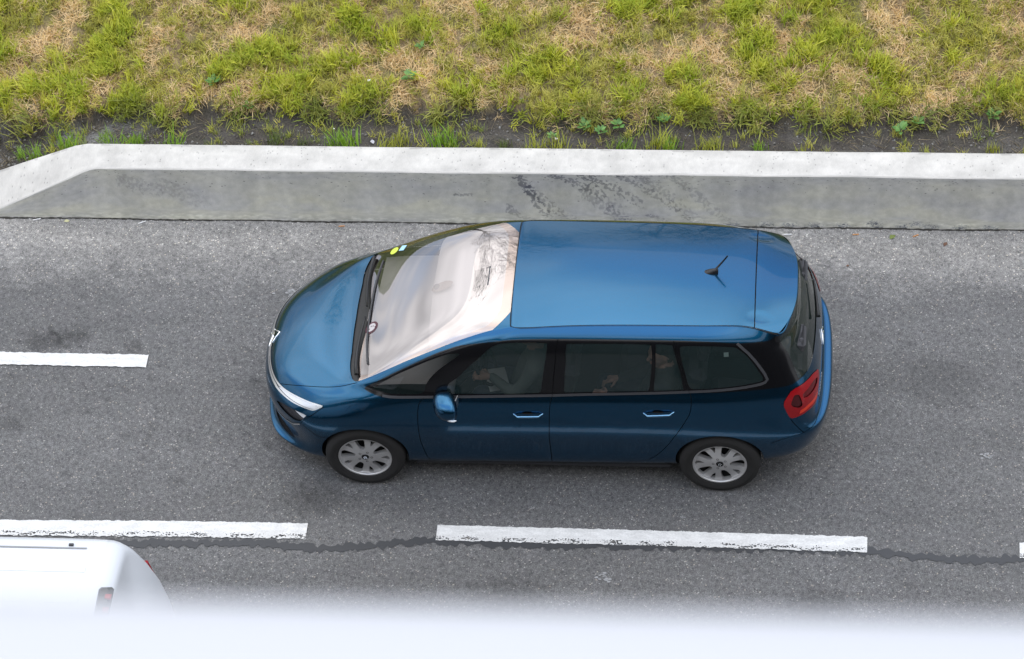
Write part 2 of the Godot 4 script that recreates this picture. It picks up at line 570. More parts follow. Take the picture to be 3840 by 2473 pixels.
func build_barrier():
	var b := thing("concrete_barrier", Vector3(0, 0, -2.37), "long low pale concrete barrier with a ramped left end beside the road", "barrier")
	# face: weathered grey with tyre scuffs and a soiled foot
	var W := 2048
	var H := 128
	var n := noise(201, 0.006, 5)
	var n2 := noise(202, 0.05, 3)
	var n3 := noise(203, 0.02, 3)
	var im := Image.create(W, H, false, Image.FORMAT_RGB8)
	var r := RandomNumberGenerator.new()
	r.seed = 9
	# u covers x from -5.3 to 5.0 (10.3 m), v from top (0) to foot (1)
	for y in H:
		var t: float = y / float(H)
		for x in W:
			var a: float = n.get_noise_2d(x, y * 3.0)
			var s: float = n3.get_noise_2d(x * 1.0, y * 0.12)
			var f: float = n2.get_noise_2d(x, y * 1.4)
			var g: float = 0.765 + 0.05 * a + 0.05 * s + 0.05 * f + r.randf_range(-0.02, 0.02)
			var warm: float = 0.012 + 0.03 * a + 0.012 * smoothstep(0.5, 0.6, t + 0.3 * a)
			# lime bloom and dirt along the foot, with a broken upper edge
			var foot: float = smoothstep(0.80, 0.86, t + 0.10 * a + 0.08 * f)
			g += 0.06 * foot * (0.6 + f)
			im.set_pixel(x, y, Color(g + 0.022 + warm * 0.4, g + 0.018 + warm * 0.25, g + 0.002 - warm))
	var to_px := func(xm: float, t: float) -> Vector2: return Vector2((xm + 5.3) / 10.3 * W, t * H)
	# slanting tyre scuffs behind the car roof [x, t, dx, dt, width, dark]
	var scuffs := [[-0.42, 0.10, 0.26, 0.62, 8.0, 0.24], [-0.32, 0.30, 0.42, 0.55, 9.0, 0.14], [-0.12, 0.02, 0.42, 0.34, 7.0, 0.2], [0.12, 0.02, 0.5, 0.42, 8.0, 0.22], [0.16, 0.3, 0.4, 0.4, 12.0, 0.10], [0.44, 0.02, 0.5, 0.5, 6.0, 0.16], [0.62, 0.04, 0.55, 0.7, 9.0, 0.10], [0.9, 0.04, 0.5, 0.7, 8.0, 0.10], [-0.52, 0.55, 0.2, 0.3, 7.0, 0.12], [0.35, 0.55, 0.3, 0.4, 9.0, 0.08], [0.7, 0.62, 0.22, 0.3, 6.0, 0.12], [1.0, 0.66, 0.18, 0.28, 6.0, 0.12], [-0.98, 0.36, 0.17, 0.0, 2.5, 0.2], [-3.9, 0.22, 0.28, 0.12, 12.0, 0.08], [-3.55, 0.3, 0.35, 0.2, 12.0, 0.06], [0.2, 0.0, 0.9, 0.0, 3.0, 0.16]]
	for s in scuffs:
		var p0: Vector2 = to_px.call(s[0], s[1])
		var p1: Vector2 = to_px.call(s[0] + s[2], s[1] + s[3])
		var box := Rect2(p0, Vector2.ZERO).expand(p1).grow(s[4] + 3.0)
		for y in range(maxi(0, int(box.position.y)), mini(H, int(box.end.y))):
			for x in range(maxi(0, int(box.position.x)), mini(W, int(box.end.x))):
				var p := Vector2(x, y)
				var c := Geometry2D.get_closest_point_to_segment(p, p0, p1)
				var along: float = (c - p0).length() / maxf((p1 - p0).length(), 0.01)
				var d: float = p.distance_to(c) / s[4] + 0.9 * n2.get_noise_2d(x * 1.7, y * 1.7)
				if d < 1.0 and n2.get_noise_2d(x * 2.3 + 400, y * 2.3) > -0.2 + 0.35 * along:
					var cc := im.get_pixel(x, y)
					var k: float = s[5] * (1.0 - 0.4 * along)
					im.set_pixel(x, y, Color(cc.r - k * 1.02, cc.g - k, cc.b - k * 0.88))
	# dark patches evenly spaced low on the face right of the car
	for i in 14:
		var c0: Vector2 = to_px.call(1.2 + i * 0.24 + r.randf_range(-0.03, 0.03) if i < 11 else r.randf_range(-4.5, 4.0), 0.89 if i < 11 else 0.8)
		for k in 90:
			var p := c0 + Vector2(r.randfn(0.0, 7.0), r.randfn(0.0, 5.0))
			if p.x > 1 and p.x < W - 3 and p.y > 1 and p.y < H - 2:
				var cc := im.get_pixelv(Vector2i(p))
				im.fill_rect(Rect2i(int(p.x), int(p.y), 2, 2), Color(cc.r * 0.83, cc.g * 0.84, cc.b * 0.87))
	# pinholes
	for k in 420:
		var px := r.randi_range(0, W - 3)
		var py: int = int(absf(r.randfn(0.0, 0.16)) * H) % H
		var cc := im.get_pixel(px, py)
		im.fill_rect(Rect2i(px, py, r.randi_range(1, 3), 1), Color(cc.r * 0.6, cc.g * 0.6, cc.b * 0.62))
	var face := mat(lin(0.78, 0.775, 0.765), 0.93)
	face.albedo_texture = ImageTexture.create_from_image(im)
	# top: cleaner, sun-bleached, with drawn trowel streaks
	var ti := Image.create(1024, 64, false, Image.FORMAT_RGB8)
	for y in 64:
		for x in 1024:
			var g: float = 0.80 + 0.05 * n3.get_noise_2d(x * 0.35, y * 2.6) + 0.06 * n.get_noise_2d(x * 2.0, y * 4.0) + 0.03 * n2.get_noise_2d(x, y * 2.0) + r.randf_range(-0.02, 0.02)
			if y < 14 and n2.get_noise_2d(x * 0.7, y * 2.0) + n3.get_noise_2d(x, 5.0) > 0.35: g -= 0.10
			ti.set_pixel(x, y, Color(g, g * 0.985, g * 0.958))
	for k in 260:
		var px := r.randi_range(0, 1020)
		var py := r.randi_range(0, 62)
		var cc := ti.get_pixel(px, py)
		ti.fill_rect(Rect2i(px, py, 2, 1), Color(cc.r * 0.75, cc.g * 0.75, cc.b * 0.75))
	var top := mat(lin(0.79, 0.785, 0.775), 0.92)
	top.albedo_texture = ImageTexture.create_from_image(ti)
	var xs := lines_of([BX0, -4.4, 0.06, -3.9, 0.03, 5.0, 0.1, BX1, 1.0])
	var wob := noise(210, 0.8, 2)
	var nf := noise(211, 6.0, 2)
	var fr := []
	var tp := []
	var bk := []
	for x in xs:
		var h := barrier_top(x)
		# round off the crease of the ramp
		h = (barrier_top(x - 0.06) + barrier_top(x + 0.06) + 2.0 * h) / 4.0
		h += 0.004 * wob.get_noise_1d(x)
		var hb := (barrier_top(x - 0.06, -4.31, 0.42) + barrier_top(x + 0.06, -4.31, 0.42)) * 0.5
		var zf: float = lerpf(-2.245, -2.185, clampf(1.0 - h / 0.53, 0.0, 1.0))
		zf += 0.006 * wob.get_noise_2d(x, 9.0) + 0.002 * nf.get_noise_1d(x)
		var zb: float = -2.57 + 0.006 * wob.get_noise_2d(x, 22.0)
		var zfoot: float = -2.168 + 0.008 * wob.get_noise_2d(x, 31.0)
		var f := []
		f.append(Vector3(x, -0.03, zfoot + 0.004))
		f.append(Vector3(x, h * 0.10, zfoot - 0.006))
		f.append(Vector3(x, h * 0.2, lerpf(zfoot, zf, 0.30)))
		f.append(Vector3(x, h * 0.5, lerpf(zfoot, zf, 0.60)))
		f.append(Vector3(x, h * 0.8, lerpf(zfoot, zf, 0.86)))
		f.append(Vector3(x, h - 0.010, zf))
		var t := []
		t.append(Vector3(x, h - 0.010, zf))
		t.append(Vector3(x, h - 0.002, zf - 0.008))
		t.append(Vector3(x, h, zf - 0.02))
		t.append(Vector3(x, (h + hb) * 0.5 + 0.003, (zf + zb) * 0.5))
		t.append(Vector3(x, hb, zb + 0.02))
		t.append(Vector3(x, hb - 0.010, zb))
		fr.append(f); tp.append(t)
		bk.append([Vector3(x, hb - 0.010, zb), Vector3(x, hb * 0.5, zb - 0.03), Vector3(x, -0.05, zb - 0.06)])
	part("road_face", strip_mesh(fr, func(p: Vector3, k: float): return Vector2((p.x + 5.3) / 10.3, 1.0 - k)), face, b, -b.position)
	part("top_face", strip_mesh(tp, func(p: Vector3, k: float): return Vector2(p.x / 4.4, 1.0 - k)), top, b, -b.position)
	part("back_face", strip_mesh(bk, func(p: Vector3, k: float): return Vector2(p.x / 6.0, k)), face, b, -b.position)
	var fpoly: Array = fr[0]
	var en := SurfaceTool.new()
	en.begin(Mesh.PRIMITIVE_TRIANGLES)
	quad(en, fpoly[0], fpoly[5], bk[0][0], bk[0][2])
	part("end_face", done(en), face, b, -b.position)

# rows of cross-sections -> smooth mesh with uv from a callable
func strip_mesh(rows: Array, uvf: Callable) -> ArrayMesh:
	var st := SurfaceTool.new()
	st.begin(Mesh.PRIMITIVE_TRIANGLES)
	st.set_smooth_group(0)
	var m: int = rows[0].size()
	for i in rows.size() - 1:
		for k in m - 1:
			for e in [[0, 0], [0, 1], [1, 1], [0, 0], [1, 1], [1, 0]]:
				var p: Vector3 = rows[i + e[0]][k + e[1]]
				st.set_uv(uvf.call(p, (k + e[1]) / float(m - 1)))
				st.add_vertex(p)
	st.generate_normals()
	return st.commit()

# ------------------------------------------------------------------ grass bank
var nb1: FastNoiseLite
var nb2: FastNoiseLite
var nb3: FastNoiseLite

func bank_edge(x: float) -> float:
	# where the turf begins
	return -3.09 + 0.15 * nb1.get_noise_2d(x * 1.3, 2.0) + 0.14 * nb2.get_noise_2d(x, 6.0)

func bank_h(x: float, z: float) -> float:
	var low := smoothstep(-4.1, -5.4, x)
	var base: float = lerpf(0.36, 0.06, low)
	var e := bank_edge(x)
	var d := e - z
	var h := base
	h += 0.02 * nb2.get_noise_2d(x * 1.5, z * 2.0) + 0.012 * nb3.get_noise_2d(x, z)
	h += lerpf(0.085, 0.2, low) * smoothstep(-0.07, 0.10, d)
	if d > 0.0:
		h += 0.40 * minf(d, 9.0)
		h += smoothstep(0.0, 0.4, d) * (0.05 * nb1.get_noise_2d(x * 1.5, z * 1.5) + 0.03 * nb2.get_noise_2d(x, z))
	return h

func build_bank():
	nb1 = noise(301, 0.8, 3)
	nb2 = noise(302, 2.4, 3)
	nb3 = noise(303, 9.0, 3)
	var xs := lines_of([-70.0, -6.5, 2.0, 6.5, 0.05, 70.0, 2.0])
	var zs := lines_of([-45.0, -5.2, 1.0, -4.6, 0.1, -2.58, 0.04, -2.4, 0.09])
	var v := PackedVector3Array()
	var nn := PackedVector3Array()
	var col := PackedColorArray()
	var uv := PackedVector2Array()
	var patch := noise(310, 1.3, 3)
	for z in zs:
		for x in xs:
			v.append(Vector3(x, bank_h(x, z), z))
			var e := 0.03
			nn.append(Vector3(bank_h(x - e, z) - bank_h(x + e, z), 2.0 * e, bank_h(x, z - e) - bank_h(x, z + e)).normalized())
			uv.append(Vector2(x, z) / 1.1)
			var d := bank_edge(x) - z
			var a: float = nb3.get_noise_2d(x * 0.8, z * 0.8)
			var soil := Color(0.060, 0.052, 0.043) * (1.0 + 0.5 * a)
			# crushed grey stone at the far left, paler silt by the barrier
			var grey: float = clampf(patch.get_noise_2d(x * 1.3, z * 1.6) * 2.0 + 0.15, 0.0, 1.0) * (0.8 if x < -3.6 else 0.15)
			soil = soil.lerp(Color(0.21, 0.205, 0.20), grey)
			var straw := Color(0.30, 0.215, 0.125) * (1.0 + 0.4 * a)
			var thatch := straw.lerp(Color(0.17, 0.165, 0.05), clampf(0.4 + patch.get_noise_2d(x * 1.5, z * 1.5), 0.0, 1.0))
			thatch = thatch.lerp(Color(0.10, 0.125, 0.035) * (1.0 + 0.5 * a), smoothstep(1.3, 1.9, d))
			col.append(soil.lerp(thatch, smoothstep(-0.01, 0.10, d + 0.08 * a)))
	var w := xs.size()
	var idx := PackedInt32Array()
	for j in zs.size() - 1:
		for i in w - 1:
			var p := j * w + i
			idx.append_array([p, p + 1, p + w + 1, p, p + w + 1, p + w])
	var f := tiled(320, 512, 0.09, 4)
	var im := Image.create(512, 512, false, Image.FORMAT_RGB8)
	for y in 512:
		for x in 512:
			var t: float = 0.62 + 0.6 * f.get_pixel(x, y).r
			im.set_pixel(x, y, Color(t, t, t))
	var m := mat(Color.WHITE, 0.97)
	m.albedo_texture = ImageTexture.create_from_image(im)
	m.vertex_color_use_as_albedo = true
	var b := part("embankment", commit(v, nn, uv, col, idx), m, self)
	tag(b, "", "", "", "structure")

# ------------------------------------------------------------------ wall across the road and the footbridge the picture is taken from
func build_terrace():
	var conc := concrete_material(401, lin(0.10, 0.097, 0.09))
	var w := thing("retaining_wall", Vector3(0, 0, 16.4), "dark concrete retaining wall facing the barrier across the road", "wall")
	part("wall_face", done(bevel_box(Vector3(120, 11.0, 0.6), 0.05, Vector3(0, 5.48, 0))), conc, w)
	part("coping", done(bevel_box(Vector3(120, 0.16, 0.8), 0.03, Vector3(0, 11.06, 0))), conc, w)
	for k in 11:
		part("buttress", done(bevel_box(Vector3(0.9, 9.8, 0.5), 0.06, Vector3(-50.0 + 10.0 * k, 4.9, -0.5))), conc, w)
	var d := thing("footbridge", Vector3(0, 0, 18.6), "concrete footbridge that carries the white railing", "bridge")
	part("deck", done(bevel_box(Vector3(40, 0.4, 3.2), 0.05, Vector3(0, 17.15, 0))), conc, d)
	for x in [-14.0, 14.0]:
		part("pier", done(bevel_box(Vector3(1.0, 17.0, 1.4), 0.08, Vector3(x, 8.46, 0))), conc, d)
	var r := thing("white_railing", Vector3(0, 17.35, 17.2), "white painted railing running blurred along the bottom of the view", "railing")
	# rounded top rail, elbow height above the deck
	var rail_edge := Vector3(2.1109, 18.5205, 17.0684)
	var prof := []
	var half := Vector2(0.055, 0.03)
	for k in 20:
		var a := TAU * k / 20.0
		var cx := signf(cos(a)) * pow(absf(cos(a)), 0.5)
		var cy := signf(sin(a)) * pow(absf(sin(a)), 0.5)
		prof.append(Vector2(cx * half.x, cy * half.y))
	var c := rail_edge + Vector3(0, -0.032, 0.043)
	var rows := []
	for k in 21:
		var q: Vector2 = prof[k % 20]
		rows.append([Vector3(-19, c.y + q.y, c.z + q.x), Vector3(19, c.y + q.y, c.z + q.x)])
	part("top_rail", grid_mesh(rows), M.white_rail, r, -r.position)
	for k in 170:
		part("baluster", done(bevel_box(Vector3(0.02, 1.0, 0.02), 0.004, Vector3(-18.7 + k * 0.22, 17.95, c.z))), M.white_rail, r, -r.position)
	part("bottom_rail", done(bevel_box(Vector3(38, 0.04, 0.05), 0.008, Vector3(0, 17.45, c.z))), M.white_rail, r, -r.position)
	for k in 9:
		part("post", done(bevel_box(Vector3(0.06, 1.13, 0.06), 0.008, Vector3(-18.0 + k * 4.5, 17.91, c.z))), M.white_rail, r, -r.position)

# ------------------------------------------------------------------ the car body: one smooth spline skin, cut into its panels
# NET: 13 lines from underside to roof seam, each 17 points from the nose (z = 0) round the left flank to the tail (z = 0)
const NET := [
	[-2.1716, 0.1800, 0.0000, -2.1359, 0.1800, 0.3209, -2.0662, 0.1799, 0.5140, -1.9578, 0.1806, 0.6231, -1.8631, 0.1770, 0.7146, -1.7537, 0.1930, 0.7795, -1.4344, 0.1899, 0.7725, -1.0358, 0.1876, 0.7832, -0.4154, 0.2004, 0.7856, 0.2920, 0.2104, 0.7847, 1.0585, 0.2180, 0.7857, 1.4573, 0.2381, 0.7819, 1.8240, 0.2695, 0.7679, 2.0422, 0.3045, 0.6758, 2.1257, 0.3115, 0.4879, 2.1776, 0.3096, 0.2530, 2.1816, 0.3101, 0.0000],
	[-2.3737, 0.2868, 0.0000, -2.3363, 0.2870, 0.3503, -2.2678, 0.2877, 0.5845, -2.1362, 0.2850, 0.7017, -1.9836, 0.2696, 0.7853, -1.7867, 0.2423, 0.8325, -1.4273, 0.2614, 0.8247, -1.0371, 0.2549, 0.8450, -0.4154, 0.2733, 0.8483, 0.2915, 0.2704, 0.8476, 1.0606, 0.2908, 0.8474, 1.4458, 0.3075, 0.8414, 1.8693, 0.3481, 0.8328, 2.1001, 0.3479, 0.7626, 2.2199, 0.3656, 0.5436, 2.2592, 0.3627, 0.2721, 2.2674, 0.3633, 0.0000],
	[-2.2084, 0.2769, 0.0000, -2.1853, 0.2773, 0.3087, -2.1132, 0.2728, 0.5096, -1.9950, 0.2790, 0.6360, -1.8989, 0.3528, 0.7574, -1.7733, 0.4649, 0.8666, -1.4285, 0.4615, 0.8778, -1.0363, 0.4639, 0.8659, -0.4142, 0.4582, 0.8612, 0.2925, 0.4733, 0.8613, 1.0637, 0.4780, 0.8644, 1.4349, 0.4993, 0.8774, 1.9297, 0.5316, 0.8618, 2.1589, 0.5261, 0.7814, 2.2637, 0.5203, 0.5785, 2.2842, 0.5189, 0.2788, 2.2889, 0.5191, 0.0000],
	[-2.3311, 0.6430, 0.0000, -2.3022, 0.6383, 0.3230, -2.2205, 0.6535, 0.5666, -2.0994, 0.6597, 0.7179, -1.9632, 0.6549, 0.8303, -1.7854, 0.6442, 0.8876, -1.4265, 0.6608, 0.9137, -1.0420, 0.6401, 0.8967, -0.4205, 0.6414, 0.8976, 0.2860, 0.6544, 0.8976, 1.0570, 0.6593, 0.8973, 1.4290, 0.6954, 0.9157, 1.9210, 0.6668, 0.8830, 2.1768, 0.6569, 0.8033, 2.2764, 0.6855, 0.5914, 2.3139, 0.6873, 0.2729, 2.3140, 0.6860, 0.0000],
	[-2.2704, 0.7320, 0.0000, -2.2503, 0.7361, 0.2808, -2.1679, 0.7506, 0.4694, -2.0509, 0.7760, 0.6188, -1.9173, 0.7913, 0.7485, -1.7594, 0.8082, 0.8737, -1.4420, 0.8213, 0.9217, -1.0108, 0.8023, 0.9095, -0.3954, 0.8037, 0.9104, 0.3154, 0.8165, 0.9105, 1.0845, 0.8245, 0.9086, 1.4702, 0.8417, 0.9138, 1.8817, 0.8113, 0.8733, 2.1283, 0.6704, 0.7754, 2.1898, 0.6031, 0.5738, 2.1977, 0.6174, 0.2794, 2.2004, 0.6174, 0.0000],
	[-2.2376, 0.8071, 0.0000, -2.2061, 0.8242, 0.2649, -2.1109, 0.8521, 0.4379, -1.9839, 0.8749, 0.5530, -1.8649, 0.8950, 0.6664, -1.7071, 0.9226, 0.7628, -1.4439, 0.9479, 0.8709, -0.9759, 0.9328, 0.8872, -0.3767, 0.9326, 0.8911, 0.3190, 0.9438, 0.8902, 1.0898, 0.9506, 0.8910, 1.4776, 0.9658, 0.8926, 1.8961, 0.9530, 0.8481, 2.1075, 0.9146, 0.7696, 2.2031, 0.8914, 0.5732, 2.2220, 0.8738, 0.2634, 2.2258, 0.8666, 0.0000],
	[-2.0640, 0.9097, 0.0000, -2.0282, 0.9046, 0.2478, -1.9529, 0.9063, 0.3986, -1.8659, 0.9104, 0.5382, -1.7605, 0.9265, 0.6520, -1.6052, 0.9590, 0.7403, -1.3627, 1.0012, 0.8326, -0.9292, 1.0055, 0.8649, -0.3612, 1.0008, 0.8700, 0.3282, 1.0221, 0.8690, 1.0991, 1.0372, 0.8673, 1.4970, 1.0558, 0.8633, 1.8737, 1.0542, 0.8177, 2.0824, 1.0417, 0.7232, 2.1732, 1.0126, 0.5301, 2.1931, 0.9973, 0.2576, 2.1995, 0.9924, 0.0000],
	[-1.8175, 0.9841, 0.0000, -1.7801, 0.9835, 0.2779, -1.7379, 0.9878, 0.4678, -1.6609, 0.9902, 0.5880, -1.5725, 0.9956, 0.6768, -1.4538, 1.0354, 0.7401, -1.1952, 1.0540, 0.8071, -0.8393, 1.0478, 0.8370, -0.3525, 1.0427, 0.8416, 0.3375, 1.0619, 0.8417, 1.1142, 1.0739, 0.8380, 1.5044, 1.0970, 0.8298, 1.8458, 1.1171, 0.7867, 2.0357, 1.1136, 0.7025, 2.1387, 1.0760, 0.5128, 2.1619, 1.0722, 0.2443, 2.1736, 1.0651, 0.0000],
	[-1.5255, 0.9998, 0.0000, -1.5147, 0.9993, 0.2892, -1.5036, 1.0010, 0.4794, -1.4662, 1.0075, 0.6195, -1.4290, 1.0406, 0.7216, -1.2764, 1.0924, 0.7746, -1.0457, 1.1070, 0.8079, -0.7732, 1.1007, 0.8228, -0.3498, 1.1062, 0.8205, 0.3500, 1.1257, 0.8205, 1.1134, 1.1399, 0.8144, 1.4711, 1.1613, 0.8037, 1.8170, 1.1898, 0.7583, 1.9830, 1.1908, 0.6812, 2.0964, 1.1727, 0.4873, 2.1372, 1.1625, 0.2558, 2.1442, 1.1559, 0.0000],
	[-1.2303, 1.2075, 0.0000, -1.2262, 1.2077, 0.2652, -1.2105, 1.2056, 0.5028, -1.1797, 1.2123, 0.6412, -1.1260, 1.2256, 0.7006, -1.0277, 1.2220, 0.7467, -0.8531, 1.2273, 0.7674, -0.6494, 1.2370, 0.7761, -0.3189, 1.2414, 0.7776, 0.3568, 1.2521, 0.7761, 1.1169, 1.2600, 0.7677, 1.4743, 1.2780, 0.7570, 1.7884, 1.2883, 0.7169, 1.9445, 1.2832, 0.6373, 2.0587, 1.2691, 0.4690, 2.0990, 1.2663, 0.2456, 2.1060, 1.2566, 0.0000],
	[-0.8841, 1.3943, 0.0000, -0.8746, 1.3938, 0.2557, -0.8700, 1.3969, 0.4734, -0.8553, 1.3900, 0.5960, -0.8178, 1.3753, 0.6734, -0.7473, 1.3713, 0.7172, -0.6090, 1.3636, 0.7345, -0.4637, 1.3573, 0.7386, -0.2837, 1.3562, 0.7402, 0.3700, 1.3658, 0.7391, 1.1048, 1.3698, 0.7281, 1.4347, 1.3746, 0.7090, 1.7418, 1.3906, 0.6660, 1.8937, 1.3566, 0.6202, 2.0161, 1.3664, 0.4515, 2.0351, 1.3656, 0.2150, 2.0482, 1.3660, 0.0000],
	[-0.5248, 1.5451, 0.0000, -0.5258, 1.5479, 0.2488, -0.5301, 1.5453, 0.4608, -0.5199, 1.5236, 0.5763, -0.4940, 1.5109, 0.6187, -0.4508, 1.5017, 0.6545, -0.3823, 1.4958, 0.6737, -0.3124, 1.4918, 0.6833, -0.2642, 1.5027, 0.6862, 0.3500, 1.5159, 0.6873, 1.1019, 1.5122, 0.6774, 1.4034, 1.5096, 0.6645, 1.7163, 1.4778, 0.6163, 1.8579, 1.4120, 0.6023, 1.9653, 1.4300, 0.4227, 1.9871, 1.4275, 0.2058, 1.9854, 1.4366, 0.0000],
	[-0.2000, 1.6021, 0.0000, -0.2000, 1.5958, 0.2267, -0.1998, 1.5811, 0.4138, -0.2009, 1.5695, 0.5158, -0.1961, 1.5614, 0.5850, -0.1856, 1.5570, 0.5918, -0.1401, 1.5590, 0.6018, -0.0932, 1.5610, 0.5997, -0.0315, 1.5622, 0.6006, 0.3386, 1.5813, 0.5784, 1.0995, 1.5798, 0.5667, 1.3514, 1.5667, 0.5576, 1.6748, 1.5659, 0.5289, 1.9053, 1.4608, 0.5747, 1.9479, 1.5107, 0.4349, 2.0196, 1.5347, 0.2067, 2.0154, 1.5426, 0.0000],
]
var E_ := []      # net with mirrored and extended rims
var car: Node3D

func net_setup():
	E_ = []
	var mir := Vector3(1, 1, -1)
	var rows := []
	for r in NET:
		var a := PackedVector3Array()
		for k in 17: a.append(Vector3(r[k * 3], r[k * 3 + 1], r[k * 3 + 2]))
		var e := PackedVector3Array()
		e.append(a[1] * mir)
		e.append_array(a)
		e.append(a[15] * mir)
		rows.append(e)
	var first := PackedVector3Array()
	var last := PackedVector3Array()
	for k in 19:
		first.append(2.0 * rows[0][k] - rows[1][k])
		last.append(2.0 * rows[12][k] - rows[11][k])
	E_.append(first)
	E_.append_array(rows)
	E_.append(last)

func bas(t: float) -> Vector4:
	var t2 := t * t
	var t3 := t2 * t
	return Vector4(1.0 - 3.0 * t + 3.0 * t2 - t3, 3.0 * t3 - 6.0 * t2 + 4.0, -3.0 * t3 + 3.0 * t2 + 3.0 * t + 1.0, t3) / 6.0

func dbas(t: float) -> Vector4:
	var t2 := t * t
	return Vector4(-1.0 + 2.0 * t - t2, 3.0 * t2 - 4.0 * t, -3.0 * t2 + 2.0 * t + 1.0, t2) / 2.0

func S(u: float, v: float) -> Vector3:
	var i := clampi(int(u), 0, 15)
	var j := clampi(int(v), 0, 11)
	var bu := bas(u - i)
	var bv := bas(v - j)
	var p := Vector3.ZERO
	for b in 4:
		var r: PackedVector3Array = E_[j + b]
		p += bv[b] * (bu.x * r[i] + bu.y * r[i + 1] + bu.z * r[i + 2] + bu.w * r[i + 3])
	return p

func S3(u: float, v: float) -> Array:
	# point, d/du, d/dv
	var i := clampi(int(u), 0, 15)
	var j := clampi(int(v), 0, 11)
	var bu := bas(u - i)
	var bv := bas(v - j)
	var du := dbas(u - i)
	var dv := dbas(v - j)
	var p := Vector3.ZERO
	var pu := Vector3.ZERO
	var pv := Vector3.ZERO
	for b in 4:
		var r: PackedVector3Array = E_[j + b]
		var q := bu.x * r[i] + bu.y * r[i + 1] + bu.z * r[i + 2] + bu.w * r[i + 3]
		var qu := du.x * r[i] + du.y * r[i + 1] + du.z * r[i + 2] + du.w * r[i + 3]
		p += bv[b] * q
		pu += bv[b] * qu
		pv += dv[b] * q
	return [p, pu, pv]

func SN(u: float, v: float) -> Array:
	var a := S3(u, v)
	return [a[0], (a[1] as Vector3).cross(a[2]).normalized()]

# roof shell: f runs front to back, t from the centre line to the seam
const ROOF_X := [-0.20, 0.2, 0.6, 1.0, 1.36, 1.68, 2.016]
const ROOF_Y := [1.60, 1.628, 1.638, 1.634, 1.62, 1.595, 1.54]

func roof_mid_y(x: float) -> float:
	var k := 0
	while k < 5 and x > ROOF_X[k + 1]: k += 1
	var a: int = maxi(k - 1, 0)
	var b: int = mini(k + 2, 6)
	var h: float = ROOF_X[k + 1] - ROOF_X[k]
	var t: float = (x - ROOF_X[k]) / h
	var m0: float = (ROOF_Y[k + 1] - ROOF_Y[a]) / (ROOF_X[k + 1] - ROOF_X[a]) * h
	var m1: float = (ROOF_Y[b] - ROOF_Y[k]) / (ROOF_X[b] - ROOF_X[k]) * h
	var t2 := t * t
	var t3 := t2 * t
	return (2 * t3 - 3 * t2 + 1) * ROOF_Y[k] + (t3 - 2 * t2 + t) * m0 + (-2 * t3 + 3 * t2) * ROOF_Y[k + 1] + (t3 - t2) * m1

func roof_point(f: float, t: float) -> Vector3:
	var e := S(4.0 + 9.0 * f, 12.0)
	var g: float = (e.x + 0.195) / 2.07
	var cx: float = -0.2 + 2.216 * g
	var cy := roof_mid_y(clampf(cx, -0.2, 2.016))
	var x: float = lerpf(cx, e.x, t * t * t)
	var p := Vector3(x, cy - (cy - e.y) * t * t, e.z * t)
	# shallow pressed pockets of the roof rail mounts beside the tailgate seam
	var d := Vector2((p.x - 1.73) / 0.085, (absf(p.z) - 0.44) / 0.05).length()
	p.y -= 0.006 * exp(-d * d * d * d)
	return p

func roof_SN(f: float, t: float) -> Array:
	var e := 0.004
	var p := roof_point(f, t)
	var a := roof_point(minf(f + e, 1.0), t) - roof_point(maxf(f - e, 0.0), t)
	var q1 := roof_point(f, t + e)
	var q0 := roof_point(f, t - e) if t > e else roof_point(f, e - t) * Vector3(1, 1, -1)
	var b := q1 - q0
	# f is +x, t is +z: outwards is up
	return [p, b.cross(a).normalized()]

func bin() -> Dictionary:
	return {"v": PackedVector3Array(), "n": PackedVector3Array()}

# cut the cells of a chart by the region outlines in order; what lies in no region goes to the last
func cut_skin(regs: Array, nu: int, nv: int, r0: Vector2, r1: Vector2, f: Callable):
	for r in regs:
		r.bin = bin()
		if r.has("poly"):
			var b := Rect2(r.poly[0], Vector2.ZERO)
			for p in r.poly: b = b.expand(p)
			r.box = b.grow(0.001)
	var step := (r1 - r0) / Vector2(nu, nv)
	for j in nv:
		for i in nu:
			var a := r0 + step * Vector2(i, j)
			var cell := Rect2(a, step)
			var rem := [PackedVector2Array([a, a + Vector2(step.x, 0), a + step, a + Vector2(0, step.y)])]
			for r in regs:
				if not r.has("poly"):
					for p in rem: emit_cell(r, p, f)
					break
				if not r.box.intersects(cell): continue
				var nx := []
				for p in rem:
					for q in Geometry2D.intersect_polygons(p, r.poly):
						if not Geometry2D.is_polygon_clockwise(q): emit_cell(r, q, f)
					for q in Geometry2D.clip_polygons(p, r.poly):
						if not Geometry2D.is_polygon_clockwise(q): nx.append(q)
				rem = nx
				if rem.is_empty(): break

func emit_cell(r: Dictionary, q: PackedVector2Array, f: Callable):
	if q.size() < 3: return
	if r.get("skip", false): return
	var t := Geometry2D.triangulate_polygon(q)
	if t.is_empty(): return
	var ps := []
	var off: float = r.get("off", 0.0)
	for p in q:
		var s: Array = f.call(p.x, p.y)
		ps.append([s[0] + s[1] * off, s[1]])
	var k := 0
	while k < t.size():
		var a := t[k]
		var b := t[k + 1]
		var c := t[k + 2]
		# keep every face turned outwards whatever way the triangulation runs
		var w: float = (ps[b][0] - ps[a][0]).cross(ps[c][0] - ps[a][0]).dot(ps[a][1])
		var o: Array = [a, c, b] if w > 0.0 else [a, b, c]
		for e in o:
			r.bin.v.append(ps[e][0])
			r.bin.n.append(ps[e][1])
		k += 3

